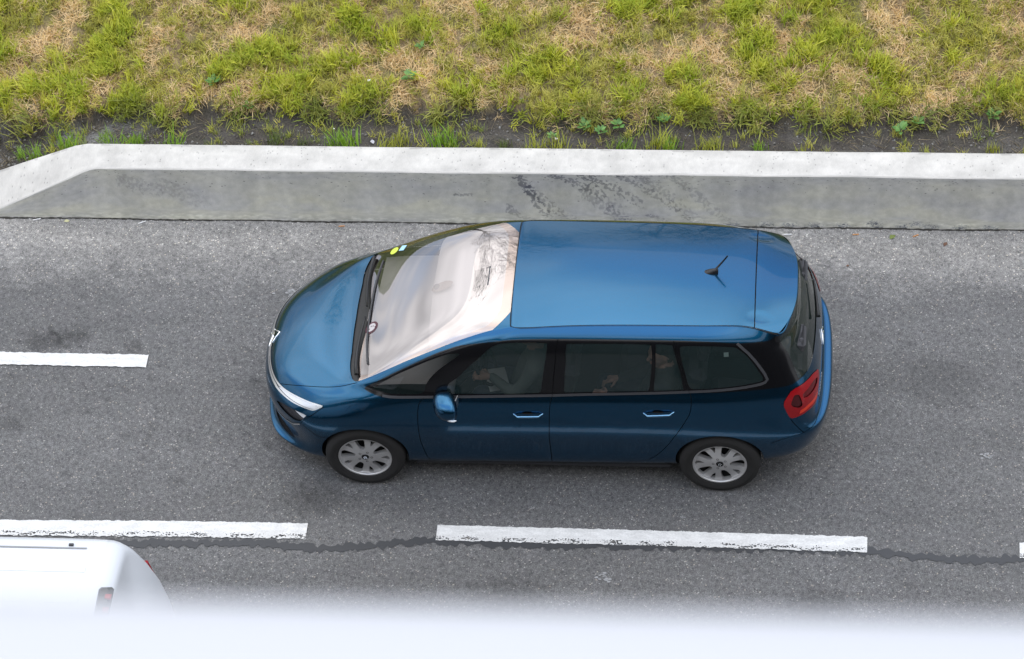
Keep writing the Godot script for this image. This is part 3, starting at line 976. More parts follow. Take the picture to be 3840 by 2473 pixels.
func bin_mesh(b: Dictionary, side: int) -> ArrayMesh:
	# side 1: as cut (left flank), -1: mirrored, 0: both
	var v := PackedVector3Array()
	var n := PackedVector3Array()
	if side >= 0:
		v.append_array(b.v)
		n.append_array(b.n)
	if side <= 0:
		var mir := Vector3(1, 1, -1)
		var k := 0
		while k < b.v.size():
			for e in [0, 2, 1]:
				v.append(b.v[k + e] * mir)
				n.append(b.n[k + e] * mir)
			k += 3
	return commit(v, n)

func P2(a: Array) -> PackedVector2Array:
	var o := PackedVector2Array()
	var k := 0
	while k < a.size():
		o.append(Vector2(a[k], a[k + 1]))
		k += 2
	return o

# corner cutting; q is the share of each edge cut away
func soften(p: PackedVector2Array, q := 0.25, times := 2, closed := true) -> PackedVector2Array:
	for it in times:
		var o := PackedVector2Array()
		var n := p.size()
		if not closed: o.append(p[0])
		for i in (n if closed else n - 1):
			var a := p[i]
			var b := p[(i + 1) % n]
			o.append(a.lerp(b, q)); o.append(a.lerp(b, 1.0 - q))
		if not closed: o.append(p[n - 1])
		p = o
		q = 0.25
	return p

# strip of a given width in metres along chart points
func strip_uv(line: PackedVector2Array, w: float, f3: Callable) -> PackedVector2Array:
	var left := PackedVector2Array()
	var right := PackedVector2Array()
	for i in line.size():
		var d: Vector2 = line[mini(i + 1, line.size() - 1)] - line[maxi(i - 1, 0)]
		var s: Array = f3.call(line[i].x, line[i].y)
		var su: Vector3 = s[1]
		var sv: Vector3 = s[2]
		var t := (su * d.x + sv * d.y).normalized()
		var n := su.cross(sv).normalized()
		var c := n.cross(t) * (w * 0.5)
		var g11 := su.dot(su)
		var g12 := su.dot(sv)
		var g22 := sv.dot(sv)
		var det := g11 * g22 - g12 * g12
		var r1 := c.dot(su)
		var r2 := c.dot(sv)
		var duv := Vector2(r1 * g22 - r2 * g12, r2 * g11 - r1 * g12) / det
		left.append(line[i] + duv)
		right.append(line[i] - duv)
	right.reverse()
	left.append_array(right)
	if Geometry2D.is_polygon_clockwise(left): left.reverse()
	return left

func ccw(p: PackedVector2Array) -> PackedVector2Array:
	if Geometry2D.is_polygon_clockwise(p): p.reverse()
	return p

func side_uv(x: float, y: float, g: Vector2) -> Vector2:
	for it in 12:
		var s := S3(g.x, g.y)
		var ex: float = x - s[0].x
		var ey: float = y - s[0].y
		var det: float = s[1].x * s[2].y - s[2].x * s[1].y
		g += Vector2(ex * s[2].y - ey * s[2].x, ey * s[1].x - ex * s[1].y) / det * 0.9
		g = Vector2(clampf(g.x, 0.0, 15.99), clampf(g.y, -0.25, 11.9))
	return g

func arch_poly(cx: float, cy: float, r: float, gu: float) -> PackedVector2Array:
	var o := PackedVector2Array()
	var g := Vector2(gu, 1.0)
	for k in 37:
		var a := PI * (1.16 - 1.32 * k / 36.0)
		var p := Vector2(cx + cos(a) * r, cy + sin(a) * r)
		if p.y < 0.20: p.y = 0.20
		g = side_uv(p.x, p.y, g)
		o.append(g)
	o.append(Vector2(o[o.size() - 1].x, -0.4))
	o.append(Vector2(o[0].x, -0.4))
	return ccw(o)

func build_car():
	net_setup()
	car = thing("parked_car", Vector3.ZERO, "#", "car")
	car.name = "blue_car"
	tag(car, "dark blue seven-seat family car driving left on the grey road", "car")
	var f := func(u: float, v: float): return SN(u, v)
	var f3 := func(u: float, v: float): return S3(u, v)
	var ws_low := [-0.6, 8.36, 0.37, 8.345, 1.46, 8.25, 3.0, 8.06, 3.9, 7.89]
	var windscreen := P2(ws_low + [4.2, 7.74, 4.1, 8.2, 4.08, 8.57, 4.07, 9.32, 4.13, 10.1, 4.2, 10.87, 4.14, 11.5, 2.3, 11.975, -0.6, 11.975])
	var inner_ws := soften(P2([-0.6, 8.42, 0.37, 8.40, 1.46, 8.31, 3.0, 8.14, 3.55, 8.05, 3.72, 8.3, 3.68, 8.9, 3.66, 9.5, 3.66, 10.2, 3.62, 10.9, 3.3, 11.42, 2.0, 11.74, -0.6, 11.76]), 0.12, 1)
	var cowl := P2([-0.6, 7.98, 0.0, 7.98, 1.55, 7.935, 3.47, 7.72, 4.25, 7.56, 4.36, 7.68, 4.2, 7.78, 3.9, 7.91, 3.0, 8.08, 1.46, 8.27, 0.37, 8.365, -0.6, 8.38])
	var hood := P2([-0.6, 4.86, 0.39, 4.8, 0.89, 4.81, 1.43, 4.70, 2.0, 4.49, 2.42, 4.29, 3.41, 4.93, 4.21, 5.69, 4.78, 6.56, 4.52, 7.45, 3.47, 7.72, 1.55, 7.935, 0.0, 7.98, -0.6, 7.98])
	var g_hood := soften(P2([2.42, 4.29, 3.41, 4.93, 4.21, 5.69, 4.78, 6.56, 4.52, 7.45]), 0.25, 2, false)
	var lamp := soften(P2([0.0, 4.36, 0.04, 4.335, 0.66, 4.23, 1.56, 4.04, 1.91, 3.95, 2.28, 3.885, 2.8, 3.868, 3.35, 3.87, 3.83, 3.915, 4.25, 3.98, 4.62, 4.02, 4.75, 4.09, 5.04, 4.46, 4.83, 4.48, 4.45, 4.434, 3.89, 4.38, 3.345, 4.30, 2.785, 4.232, 2.27, 4.245, 1.85, 4.33, 1.4, 4.45, 0.9, 4.57, 0.5, 4.63, 0.25, 4.78, 0.0, 4.98]), 0.25, 1)
	var lamp_mid := soften(P2([2.2, 4.07, 2.4, 4.01, 2.9, 3.968, 3.49, 3.957, 4.1, 4.012, 4.57, 4.087, 4.65, 4.125, 4.853, 4.40, 4.46, 4.385, 3.92, 4.318, 3.374, 4.242, 2.8, 4.172, 2.4, 4.12]), 0.25, 1)
	var lamp_dark_in := P2([0.75, 4.40, 1.6, 4.205, 2.0, 4.115, 2.36, 4.04, 2.55, 4.12, 2.4, 4.105, 1.9, 4.175, 1.45, 4.28, 0.75, 4.44])
	var lowlamp := soften(P2([2.437, 3.323, 3.0, 3.498, 3.75, 3.608, 4.443, 3.667, 4.29, 3.351, 4.133, 3.174, 3.807, 3.081, 3.315, 3.11, 2.855, 3.187]), 0.2, 1)
	var lowtri := P2([3.757, 3.564, 4.42, 3.645, 4.273, 3.40])
	var lowchrome := strip_uv(P2([1.5, 2.78, 1.971, 2.737, 2.466, 2.721, 3.041, 2.743, 3.645, 2.822, 4.1, 3.013]), 0.012, f3)
	var lowgrille := P2([-0.6, 2.62, 1.0, 2.62, 1.89, 2.547, 2.18, 2.475, 2.59, 2.313, 2.98, 2.053, 3.3, 1.85, 2.9, 1.80, 2.3, 1.86, 1.6, 1.88, -0.6, 1.88])
	var dlo := soften(P2([5.4, 6.78, 5.78, 6.42, 6.2, 6.04, 6.43, 5.93, 7.0, 6.255, 7.5, 6.5, 8.11, 6.73, 8.68, 6.86, 9.08, 7.03, 9.57, 7.13, 10.26, 7.28, 10.58, 7.17, 11.33, 7.12, 12.03, 6.98, 12.67, 6.84, 12.95, 6.9, 13.25, 6.96, 13.3, 8.0, 13.3, 9.5, 13.25, 11.0, 13.2, 11.7, 12.9, 11.7, 12.64, 11.22, 12.1, 10.95, 11.56, 10.83, 10.92, 10.99, 10.08, 11.11, 9.32, 11.14, 8.67, 11.18, 7.9, 11.14, 7.24, 11.07, 6.59, 10.96, 5.81, 10.82, 4.86, 10.5, 4.60, 9.97, 4.70, 9.31, 4.77, 8.42]), 0.18, 1)
	var quarter := soften(P2([5.503, 6.99, 5.02, 8.56, 5.076, 9.546, 5.272, 10.056, 5.911, 10.209, 6.79, 7.3, 6.787, 6.73, 6.253, 6.496]), 0.1, 2)
	var fdoor := soften(P2([7.265, 7.04, 7.075, 8.2, 7.168, 8.733, 7.103, 10.03, 7.1, 10.66, 7.48, 10.9, 7.977, 10.95, 8.554, 10.946, 8.541, 9.554, 8.544, 7.275, 8.1, 7.18, 7.6, 7.1]), 0.08, 2)
	var rdoor := soften(P2([8.779, 10.9, 9.784, 10.885, 9.75, 9.2, 9.723, 7.553, 9.2, 7.45, 8.8, 7.352, 8.79, 9.0]), 0.05, 2)
	var rfix := soften(P2([9.828, 10.886, 10.066, 10.842, 10.135, 9.155, 10.192, 7.635, 9.776, 7.55, 9.8, 9.2]), 0.05, 2)
	var rquarter := soften(P2([10.164, 10.795, 10.9, 10.72, 11.447, 10.6, 11.671, 9.925, 11.926, 8.14, 11.866, 7.866, 11.211, 7.711, 10.286, 7.62, 10.195, 9.392]), 0.1, 2)
	var frame_line := strip_uv(soften(P2([6.2, 6.2, 6.43, 6.09, 7.0, 6.42, 7.5, 6.66, 8.11, 6.88, 8.68, 7.0, 9.08, 7.17, 9.57, 7.27, 10.26, 7.42, 10.8, 7.44, 11.3, 7.5, 11.9, 7.66, 12.05, 8.05, 11.78, 9.95, 11.5, 10.85]), 0.2, 1, false), 0.022, f3)
	var rwin := soften(P2([13.12, 6.97, 13.72, 7.0, 14.24, 7.07, 14.77, 7.14, 16.6, 7.2, 16.6, 11.62, 13.6, 11.62, 13.2, 11.4, 13.25, 9.5, 13.2, 8.0]), 0.12, 1)
	var tail := soften(P2([14.365, 5.846, 13.88, 6.354, 13.356, 6.444, 12.62, 6.397, 12.275, 5.616, 12.223, 5.234, 12.304, 4.758, 12.406, 4.369, 12.702, 4.488, 13.16, 4.677, 13.845, 4.682, 14.07, 5.06, 14.325, 5.478]), 0.2, 1)
	var tail_dark := soften(P2([12.62, 5.85, 12.82, 5.80, 12.86, 5.4, 12.90, 5.05, 12.72, 4.95, 12.5, 5.1, 12.45, 5.3]), 0.2, 1)
	var tail_line := P2([12.9, 5.0, 13.3, 5.05, 13.85, 5.1, 14.1, 5.35, 13.85, 5.28, 13.3, 5.24, 12.95, 5.2])
	var bumper := P2([-0.6, -0.2, -0.6, 4.87, 0.89, 4.82, 2.42, 4.29, 5.045, 4.43, 4.66, 3.77, 4.17, 3.12, 4.58, 2.79, 4.88, 2.46, 5.35, 2.5, 5.35, -0.2])
	var g_bump := P2([5.045, 4.43, 4.66, 3.77, 4.17, 3.12, 4.58, 2.79, 4.88, 2.46, 5.2, 2.5])
	var door_f := P2([6.976, 6.6, 6.976, 6.29, 6.99, 5.54, 7.02, 4.86, 7.05, 3.98, 7.08, 3.13, 7.09, 2.31, 7.13, 1.53, 7.18, 0.84, 7.93, 0.76, 8.697, 0.73, 8.695, 2.04, 8.693, 3.27, 8.676, 4.13, 8.669, 5.56, 8.678, 7.3])
	var g_fd := soften(P2([6.976, 6.25, 6.99, 5.54, 7.02, 4.86, 7.05, 3.98, 7.08, 3.13, 7.09, 2.31, 7.13, 1.53, 7.18, 0.84]), 0.25, 1, false)
	var g_b := soften(P2([8.678, 6.9, 8.669, 5.56, 8.676, 4.13, 8.693, 3.27, 8.695, 2.04, 8.697, 0.74]), 0.25, 1, false)
	var g_bt := P2([8.666, 11.15, 8.664, 9.56, 8.679, 6.95])
	var g_rd := soften(P2([10.28, 7.3, 10.328, 5.86, 10.331, 4.87, 10.26, 4.22, 10.172, 3.28, 10.044, 2.38, 9.928, 1.82, 9.837, 1.4, 9.71, 1.05, 9.41, 0.757]), 0.25, 1, false)
	var g_rt := P2([10.089, 11.08, 10.129, 9.94, 10.273, 7.35])
	var door_r := P2([8.678, 7.4, 8.669, 5.56, 8.676, 4.13, 8.693, 3.27, 8.695, 2.04, 8.697, 0.73, 9.41, 0.757, 9.71, 1.05, 9.837, 1.4, 9.928, 1.82, 10.044, 2.38, 10.172, 3.28, 10.26, 4.22, 10.331, 4.87, 10.328, 5.86, 10.28, 7.6])
	var g_sill := P2([6.9, 0.84, 7.215, 0.83, 7.93, 0.76, 8.7, 0.73, 9.41, 0.757])
	var sill := P2([6.7, -0.4, 6.7, 0.84, 7.215, 0.83, 7.93, 0.76, 8.7, 0.73, 9.41, 0.757, 9.9, 0.9, 10.3, -0.4])
	var g_tg := P2([12.405, 4.36, 12.57, 3.79, 12.70, 3.0])
	var g_tg2 := P2([12.70, 3.0, 13.27, 3.45, 14.07, 4.2, 15.33, 4.12, 16.0, 4.12])
	var tailgate := P2([12.95, 7.1, 12.95, 6.4, 12.9, 4.6, 12.405, 4.36, 12.57, 3.79, 12.71, 3.0, 13.27, 3.45, 14.07, 4.2, 15.33, 4.12, 16.6, 4.12, 16.6, 7.35])
	var bumper_r := P2([12.71, 3.0, 13.27, 3.45, 14.07, 4.2, 15.33, 4.12, 16.6, 4.12, 16.6, -0.4, 11.5, -0.4, 11.55, 1.2, 11.9, 2.4, 12.4, 2.9])
	var g_rb := P2([12.68, 2.98, 12.4, 2.9, 12.05, 2.62, 11.85, 2.35])
	var plate := P2([14.9, 0.75, 16.6, 0.75, 16.6, 0.3, 14.9, 0.3])
	var refl := P2([13.55, 1.0, 14.25, 1.02, 14.35, 1.22, 13.5, 1.2])
	var gw := 0.0055
	var regs := [
		{"skip": true, "poly": arch_poly(-1.42, 0.335, 0.352, 6.0)},
		{"skip": true, "poly": arch_poly(1.42, 0.335, 0.352, 11.4)},
		{"name": "gap", "poly": strip_uv(g_hood, gw, f3), "m": M.gap, "off": -0.012, "side": 0},
		{"name": "gap", "poly": strip_uv(g_bump, gw, f3), "m": M.gap, "off": -0.012, "side": 0},
		{"name": "gap", "poly": strip_uv(g_fd, gw, f3), "m": M.gap, "off": -0.012, "side": 0},
		{"name": "gap", "poly": strip_uv(g_b, gw, f3), "m": M.gap, "off": -0.012, "side": 0},
		{"name": "gap", "poly": strip_uv(g_bt, gw, f3), "m": M.gap, "off": -0.012, "side": 0},
		{"name": "gap", "poly": strip_uv(g_rd, gw, f3), "m": M.gap, "off": -0.012, "side": 0},
		{"name": "gap", "poly": strip_uv(g_rt, gw, f3), "m": M.gap, "off": -0.012, "side": 0},
		{"name": "gap", "poly": strip_uv(g_sill, gw, f3), "m": M.gap, "off": -0.012, "side": 0},
		{"name": "gap", "poly": strip_uv(g_tg, gw, f3), "m": M.gap, "off": -0.012, "side": 0},
		{"name": "gap", "poly": strip_uv(g_tg2, gw, f3), "m": M.gap, "off": -0.012, "side": 0},
		{"name": "gap", "poly": strip_uv(g_rb, gw, f3), "m": M.gap, "off": -0.012, "side": 0},
		{"name": "windscreen", "poly": inner_ws, "m": M.windscreen, "side": 0, "off": 0.001},
		{"name": "windscreen_border", "poly": windscreen, "m": M.screen_edge, "side": 0, "off": 0.001},
		{"name": "cowl", "poly": cowl, "m": M.black, "side": 0, "off": -0.012},
		{"name": "lamp_lens", "poly": lamp_dark_in, "m": M.lamp_dark, "off": -0.006, "sub": "headlamp", "side": 2},
		{"name": "lamp_lens", "poly": lamp_mid, "m": M.lamp_clear, "off": -0.004, "sub": "headlamp", "side": 2},
		{"name": "headlamp", "poly": lamp, "m": M.chrome, "off": 0.004, "side": 2, "label": "slim headlamp strip with chrome edging"},
		{"name": "lamp_reflector", "poly": lowtri, "m": M.lamp_clear, "off": -0.008, "sub": "lower_headlamp", "side": 2},
		{"name": "lower_headlamp", "poly": lowlamp, "m": M.lamp_dark, "off": -0.012, "side": 2, "label": "dark lower headlamp set in the bumper"},
		{"name": "chrome_strip", "poly": lowchrome, "m": M.chrome, "off": 0.004, "side": 2},
		{"name": "lower_grille", "poly": lowgrille, "m": M.black, "off": -0.025, "side": 0},
		{"name": "window_glass", "poly": quarter, "m": M.quarter_glass, "off": -0.003, "side": 2},
		{"name": "window_glass", "poly": fdoor, "m": M.side_glass, "off": -0.005, "side": 2},
		{"name": "window_glass", "poly": rdoor, "m": M.side_glass, "off": -0.005, "side": 2},
		{"name": "window_glass", "poly": rfix, "m": M.side_glass, "off": -0.005, "side": 2},
		{"name": "window_glass", "poly": rquarter, "m": M.side_glass, "off": -0.003, "side": 2},
		{"name": "rear_window", "poly": rwin, "m": M.rear_glass, "off": -0.006, "side": 0},
		{"name": "belt_trim", "poly": frame_line, "m": M.trim, "off": 0.004, "side": 2},
		{"name": "window_surround", "poly": dlo, "m": M.gloss_black, "off": 0.0, "side": 2},
		{"name": "lamp_core", "poly": tail_dark, "m": M.tail_dark, "off": -0.004, "sub": "tail_lamp", "side": 2},
		{"name": "lamp_core", "poly": soften(P2([12.95, 5.72, 13.7, 5.95, 14.15, 5.6, 13.9, 5.42, 13.0, 5.36]), 0.2, 1), "m": M.tail_deep, "off": -0.002, "sub": "tail_lamp", "side": 2},
		{"name": "lamp_core", "poly": P2([12.72, 4.6, 13.2, 4.78, 13.8, 4.8, 14.02, 5.02, 13.85, 5.0, 13.2, 4.95, 12.78, 4.8]), "m": M.tail_bright, "off": 0.004, "sub": "tail_lamp", "side": 2},
		{"name": "tail_lamp", "poly": tail, "m": M.tail_red, "off": 0.005, "side": 2, "label": "red tail lamp wrapping round the rear corner"},
		{"name": "reflector", "poly": refl, "m": M.tail_red, "off": 0.002, "side": 2},
		{"name": "number_plate", "poly": plate, "m": M.trim, "off": 0.002, "side": 0},
		{"name": "bonnet", "poly": hood, "m": M.paint, "side": 0},
		{"name": "front_bumper", "poly": bumper, "m": M.paint, "side": 0},
		{"name": "front_door", "poly": door_f, "m": M.paint, "side": 2},
		{"name": "rear_door", "poly": door_r, "m": M.paint, "side": 2},
		{"name": "sill", "poly": sill, "m": M.paint, "side": 2},
		{"name": "tailgate", "poly": tailgate, "m": M.paint, "side": 0},
		{"name": "rear_bumper", "poly": bumper_r, "m": M.paint, "side": 0},
		{"name": "roof_pillar", "poly": P2([3.9, 7.3, 16.6, 7.3, 16.6, 12.2, -0.6, 12.2, -0.6, 8.2, 3.9, 8.2]), "m": M.paint, "side": 2},
		{"name": "front_wing", "poly": P2([2.0, -0.4, 7.6, -0.4, 7.6, 8.0, 2.0, 8.0]), "m": M.paint, "side": 2},
		{"name": "rear_wing", "m": M.paint, "side": 2}]
	for r in regs:
		if r.has("poly"): ccw(r.poly)
	cut_skin(regs, 128, 84, Vector2.ZERO, Vector2(16, 12), f)
	var subs := []
	var made := {}
	for r in regs:
		if r.get("skip", false) or r.bin.v.is_empty(): continue
		if r.has("sub"):
			subs.append(r)
			continue
		for s in ([1, -1] if r.side == 2 else [0]):
			var o := part(r.name, bin_mesh(r.bin, s), r.m, car)
			made[r.name + str(s)] = o
			if r.has("label"): o.set_meta("label", r.label)
	for r in subs:
		for s in [1, -1]:
			part(r.name, bin_mesh(r.bin, s), r.m, made[r.sub + str(s)])
	build_roof()
	# inner skin: dark linings behind the panels, seen through the glass and the joints
	var inner := {"name": "inner_lining", "m": M.liner, "off": -0.035}
	var cabin := [
		{"skip": true, "poly": arch_poly(-1.42, 0.335, 0.42, 6.0)},
		{"skip": true, "poly": arch_poly(1.42, 0.335, 0.42, 11.4)}, inner]
	cut_skin(cabin, 48, 22, Vector2(0, 0), Vector2(16, 6.4), f)
	part("inner_lining", bin_mesh(inner.bin, 0), M.liner, car)
	build_wheels()
	build_car_details(f3, made)
	build_cabin()

func build_roof():
	var f := func(a: float, t: float): return roof_SN(a, t)
	# tailgate seam at x = 1.69
	var seam := PackedVector2Array()
	for k in 9:
		var t: float = k / 8.0 * 0.99
		var lo := 0.5
		var hi := 1.0
		for it in 24:
			var md := (lo + hi) * 0.5
			if roof_point(md, t).x < 1.69: lo = md
			else: hi = md
		seam.append(Vector2(lo, t))
	var gap := PackedVector2Array()
	var back := PackedVector2Array()
	for p in seam: gap.append(p + Vector2(-0.0016, 0))
	for p in seam: back.append(p + Vector2(0.0016, 0))
	back.reverse()
	gap.append_array(back)
	var spoiler := PackedVector2Array(seam)
	spoiler.append_array(PackedVector2Array([Vector2(1.01, 0.99), Vector2(1.01, -0.01), Vector2(seam[0].x, -0.01)]))
	var regs := [
		{"name": "gap", "poly": ccw(gap), "m": M.gap, "off": -0.012},
		{"name": "roof_spoiler", "poly": ccw(spoiler), "m": M.paint},
		{"name": "roof", "m": M.paint}]
	cut_skin(regs, 72, 28, Vector2(0.0, 0.0), Vector2(1.0, 0.988), f)
	for r in regs:
		part(r.name, bin_mesh(r.bin, 0), r.m, car)
	# dark seam between roof and side panels
	for s in [1.0, -1.0]:
		var pts := []
		for k in 60:
			var u := 4.0 + 9.0 * k / 59.0
			pts.append((S(u, 12.0) + Vector3(0, -0.0075, 0)) * Vector3(1, 1, s))
		part("roof_seam", tube(pts, 0.007, 6), M.gap, car)
	var wpts := []
	for k in 41:
		var u := 4.4 * absf(k - 20) / 20.0
		wpts.append((S(u, 11.985) + Vector3(0, -0.004, 0)) * Vector3(1, 1, signf(k - 20.0)))
	part("windscreen_seal", tube(wpts, 0.006, 6), M.gap, car)
	# spoiler lip: the turned-down trailing edge
	var rows := []
	for k in 61:
		var u := 13.0 + 3.0 * (1.0 - absf(k - 30) / 30.0)
		var s := 1.0 if k <= 30 else -1.0
		var p := S(u, 12.0) * Vector3(1, 1, s)
		var out := Vector3(1, 0, 0) if absf(p.z) < 0.3 else Vector3(1, 0, signf(p.z) * (absf(p.z) - 0.3) * 2.2).normalized()
		rows.append([p + Vector3(-0.004, 0.001, 0), p + out * 0.006 + Vector3(0, -0.004, 0), p + out * 0.006 + Vector3(0, -0.018, 0), p + out * -0.03 + Vector3(0, -0.03, 0)])
	part("spoiler_lip", grid_mesh(rows), M.paint, car)
	# pale sliding blinds under the upper part of the long windscreen
	var bl := []
	for j in 9:
		var row := []
		for k in 25:
			var u := 3.75 * absf(k - 12) / 12.0
			var q: Array = SN(u, 9.95 + 2.0 * j / 8.0)
			row.append((q[0] - q[1] * 0.045) * Vector3(1, 1, signf(k - 12.0)))
		bl.append(row)
	part("sun_blind", grid_mesh(bl), M.blind, car)
	# headliner
	var hl := []
	for i in 25:
		var row := []
		for k in 13:
			var t := (k - 6) / 6.0 * 0.97
			var p := roof_point(0.01 + 0.94 * i / 24.0, absf(t))
			p.z *= signf(t) if t != 0.0 else 0.0
			row.append(p + Vector3(0.02, -0.035, 0))
		hl.append(row)
	part("headliner", grid_mesh(hl), M.headliner, car)

# ------------------------------------------------------------------ wheels
func make_wheel() -> Node3D:
	var w := Node3D.new()
	w.name = "wheel"
	var st := SurfaceTool.new()
	st.begin(Mesh.PRIMITIVE_TRIANGLES)
	# tyre: profile (radius, z), outer side positive
	var prof := [[0.212, -0.10], [0.236, -0.108], [0.275, -0.107], [0.302, -0.098], [0.316, -0.085], [0.3215, -0.06], [0.3165, -0.055], [0.3165, -0.049], [0.322, -0.045], [0.3225, -0.018], [0.3175, -0.014], [0.3175, -0.006], [0.3225, -0.003], [0.3225, 0.018], [0.3175, 0.022], [0.3175, 0.03], [0.322, 0.034], [0.3215, 0.06], [0.316, 0.085], [0.302, 0.098], [0.289, 0.104], [0.287, 0.106], [0.275, 0.107], [0.258, 0.1085], [0.256, 0.107], [0.236, 0.106], [0.222, 0.100], [0.212, 0.088]]
	lathe_add(st, prof, 72)
	part("tyre", done(st), M.tyre, w)
	# rim: outer lip, well
	st = SurfaceTool.new()
	st.begin(Mesh.PRIMITIVE_TRIANGLES)
	lathe_add(st, [[0.200, 0.070], [0.205, 0.088], [0.211, 0.0955], [0.2165, 0.094], [0.218, 0.085]], 72)
	var rim := part("rim", done(st), M.alloy, w)
	st = SurfaceTool.new()
	st.begin(Mesh.PRIMITIVE_TRIANGLES)
	lathe_add(st, [[0.0, -0.02], [0.10, -0.02], [0.19, 0.0], [0.197, 0.02], [0.202, 0.075]], 48)
	part("barrel", done(st), M.alloy_dark, rim)
	# spoked face: sector of 72 degrees with one large and one small opening, five times
	var sec := PackedVector2Array()
	for k in 13:
		var a := deg_to_rad(-36.0 + 72.0 * k / 12.0)
		sec.append(Vector2(cos(a), sin(a)) * 0.206)
	for k in 7:
		var a := deg_to_rad(36.0 - 72.0 * k / 6.0)
		sec.append(Vector2(cos(a), sin(a)) * 0.03)
	var pol := func(r: float, d: float) -> Vector2: return Vector2(cos(deg_to_rad(d)), sin(deg_to_rad(d))) * r
	var big := soften(PackedVector2Array([pol.call(0.080, -11.0), pol.call(0.100, -15.0), pol.call(0.186, -13.0), pol.call(0.198, -9.5), pol.call(0.198, 8.0), pol.call(0.188, 12.0), pol.call(0.110, 13.0), pol.call(0.082, 7.0)]), 0.18, 2)
	var small := soften(PackedVector2Array([pol.call(0.122, 35.5), pol.call(0.140, 32.0), pol.call(0.190, 29.0), pol.call(0.198, 35.0), pol.call(0.190, 42.0), pol.call(0.140, 39.0)]), 0.15, 2)
	var small2 := PackedVector2Array()
	for p in small: small2.append(p.rotated(deg_to_rad(-72.0)))
	var shapes := []
	var rest := [ccw(sec)]
	for h in [big, small, small2]:
		var nx := []
		for s in rest:
			for q in bridge_clip(s, ccw(h)): nx.append(q)
		rest = nx
	var st2 := SurfaceTool.new()
	st2.begin(Mesh.PRIMITIVE_TRIANGLES)
	var zf := func(p: Vector2) -> float:
		var r := p.length()
		return 0.082 - 0.022 * clampf((r - 0.06) / 0.15, 0.0, 1.0) * (1.0 - clampf((r - 0.17) / 0.035, 0.0, 1.0)) + 0.004
	for k in 5:
		for s in rest:
			face_add(st2, s, deg_to_rad(72.0 * k + 18.0), zf)
	var holes := [big, small]
	for k in 5:
		for h in holes:
			wall_add(st2, h, deg_to_rad(72.0 * k + 18.0), zf, 0.035)
	part("spokes", done(st2), M.alloy, rim)
	# hub cap and bolts
	st = SurfaceTool.new()
	st.begin(Mesh.PRIMITIVE_TRIANGLES)
	lathe_add(st, [[0.031, 0.082], [0.030, 0.089], [0.026, 0.0915], [0.0, 0.092]], 24)
	var cap := part("hub_cap", done(st), M.gloss_black, w)
	st = SurfaceTool.new()
	st.begin(Mesh.PRIMITIVE_TRIANGLES)
	for dy in [0.002, -0.012]:
		tube_add(st, [Vector3(-0.013, dy - 0.002, 0.093), Vector3(0, dy + 0.008, 0.093), Vector3(0.013, dy - 0.002, 0.093)], [0.0022, 0.0022, 0.0022], 5)
	part("chevrons", done(st), M.chrome, cap)
	for k in 5:
		st = SurfaceTool.new()
		st.begin(Mesh.PRIMITIVE_TRIANGLES)
		var a := deg_to_rad(72.0 * k + 18.0 + 36.0)
		lathe_add(st, [[0.0105, 0.0845], [0.0105, 0.0868], [0.0085, 0.0872], [0.006, 0.0855], [0.0, 0.085]], 10, Vector3(cos(a), sin(a), 0) * 0.053)
		part("bolt", done(st), M.black, w)
	return w

# clip a hole out of a shape; a hole wholly inside is opened along the radius first
func bridge_clip(s: PackedVector2Array, h: PackedVector2Array) -> Array:
	var out := Geometry2D.clip_polygons(s, h)
	var holed := false
	for q in out:
		if Geometry2D.is_polygon_clockwise(q): holed = true
	if not holed: return out
	# split the shape by the ray through the hole's middle
	var c := Vector2.ZERO
	for p in h: c += p
	c /= h.size()
	var d := c.normalized()
	var n := Vector2(-d.y, d.x)
	var res := []
	for sg in [1.0, -1.0]:
		var half := PackedVector2Array([-d, d, d + n * sg * 2.0, -d + n * sg * 2.0])
		for a in Geometry2D.intersect_polygons(s, ccw(half)):
			for q in Geometry2D.clip_polygons(a, h):
				if not Geometry2D.is_polygon_clockwise(q): res.append(q)
	return res

func face_add(st: SurfaceTool, s: PackedVector2Array, turn: float, zf: Callable):
	st.set_smooth_group(0)
	# subdivide through a polar grid so the dish curves
	for ring in 6:
		var r0 := 0.029 + ring * 0.03
		var r1 := r0 + 0.03
		var an := PackedVector2Array()
		for k in 25: an.append(Vector2(r1, 0).rotated(deg_to_rad(-50.0 + 100.0 * k / 24.0)))
		for k in 25: an.append(Vector2(r0, 0).rotated(deg_to_rad(50.0 - 100.0 * k / 24.0)))
		for q in Geometry2D.intersect_polygons(s, ccw(an)):
			if Geometry2D.is_polygon_clockwise(q): continue
			var t := Geometry2D.triangulate_polygon(q)
			var k := 0
			while k < t.size():
				var ps := []
				for e in 3:
					var p: Vector2 = q[t[k + e]]
					var z: float = zf.call(p)
					p = p.rotated(turn)
					ps.append(Vector3(p.x, p.y, z))
				if (ps[1] - ps[0]).cross(ps[2] - ps[0]).z > 0.0: tri(st, ps[0], ps[1], ps[2])
				else: tri(st, ps[0], ps[2], ps[1])
				k += 3

func wall_add(st: SurfaceTool, h: PackedVector2Array, turn: float, zf: Callable, depth: float):
	st.set_smooth_group(1)
	for i in h.size():
		var a := h[i]
		var b := h[(i + 1) % h.size()]
		var za: float = zf.call(a)
		var zb: float = zf.call(b)
		a = a.rotated(turn)
		b = b.rotated(turn)
		quad(st, Vector3(a.x, a.y, za - depth), Vector3(a.x, a.y, za), Vector3(b.x, b.y, zb), Vector3(b.x, b.y, zb - depth))

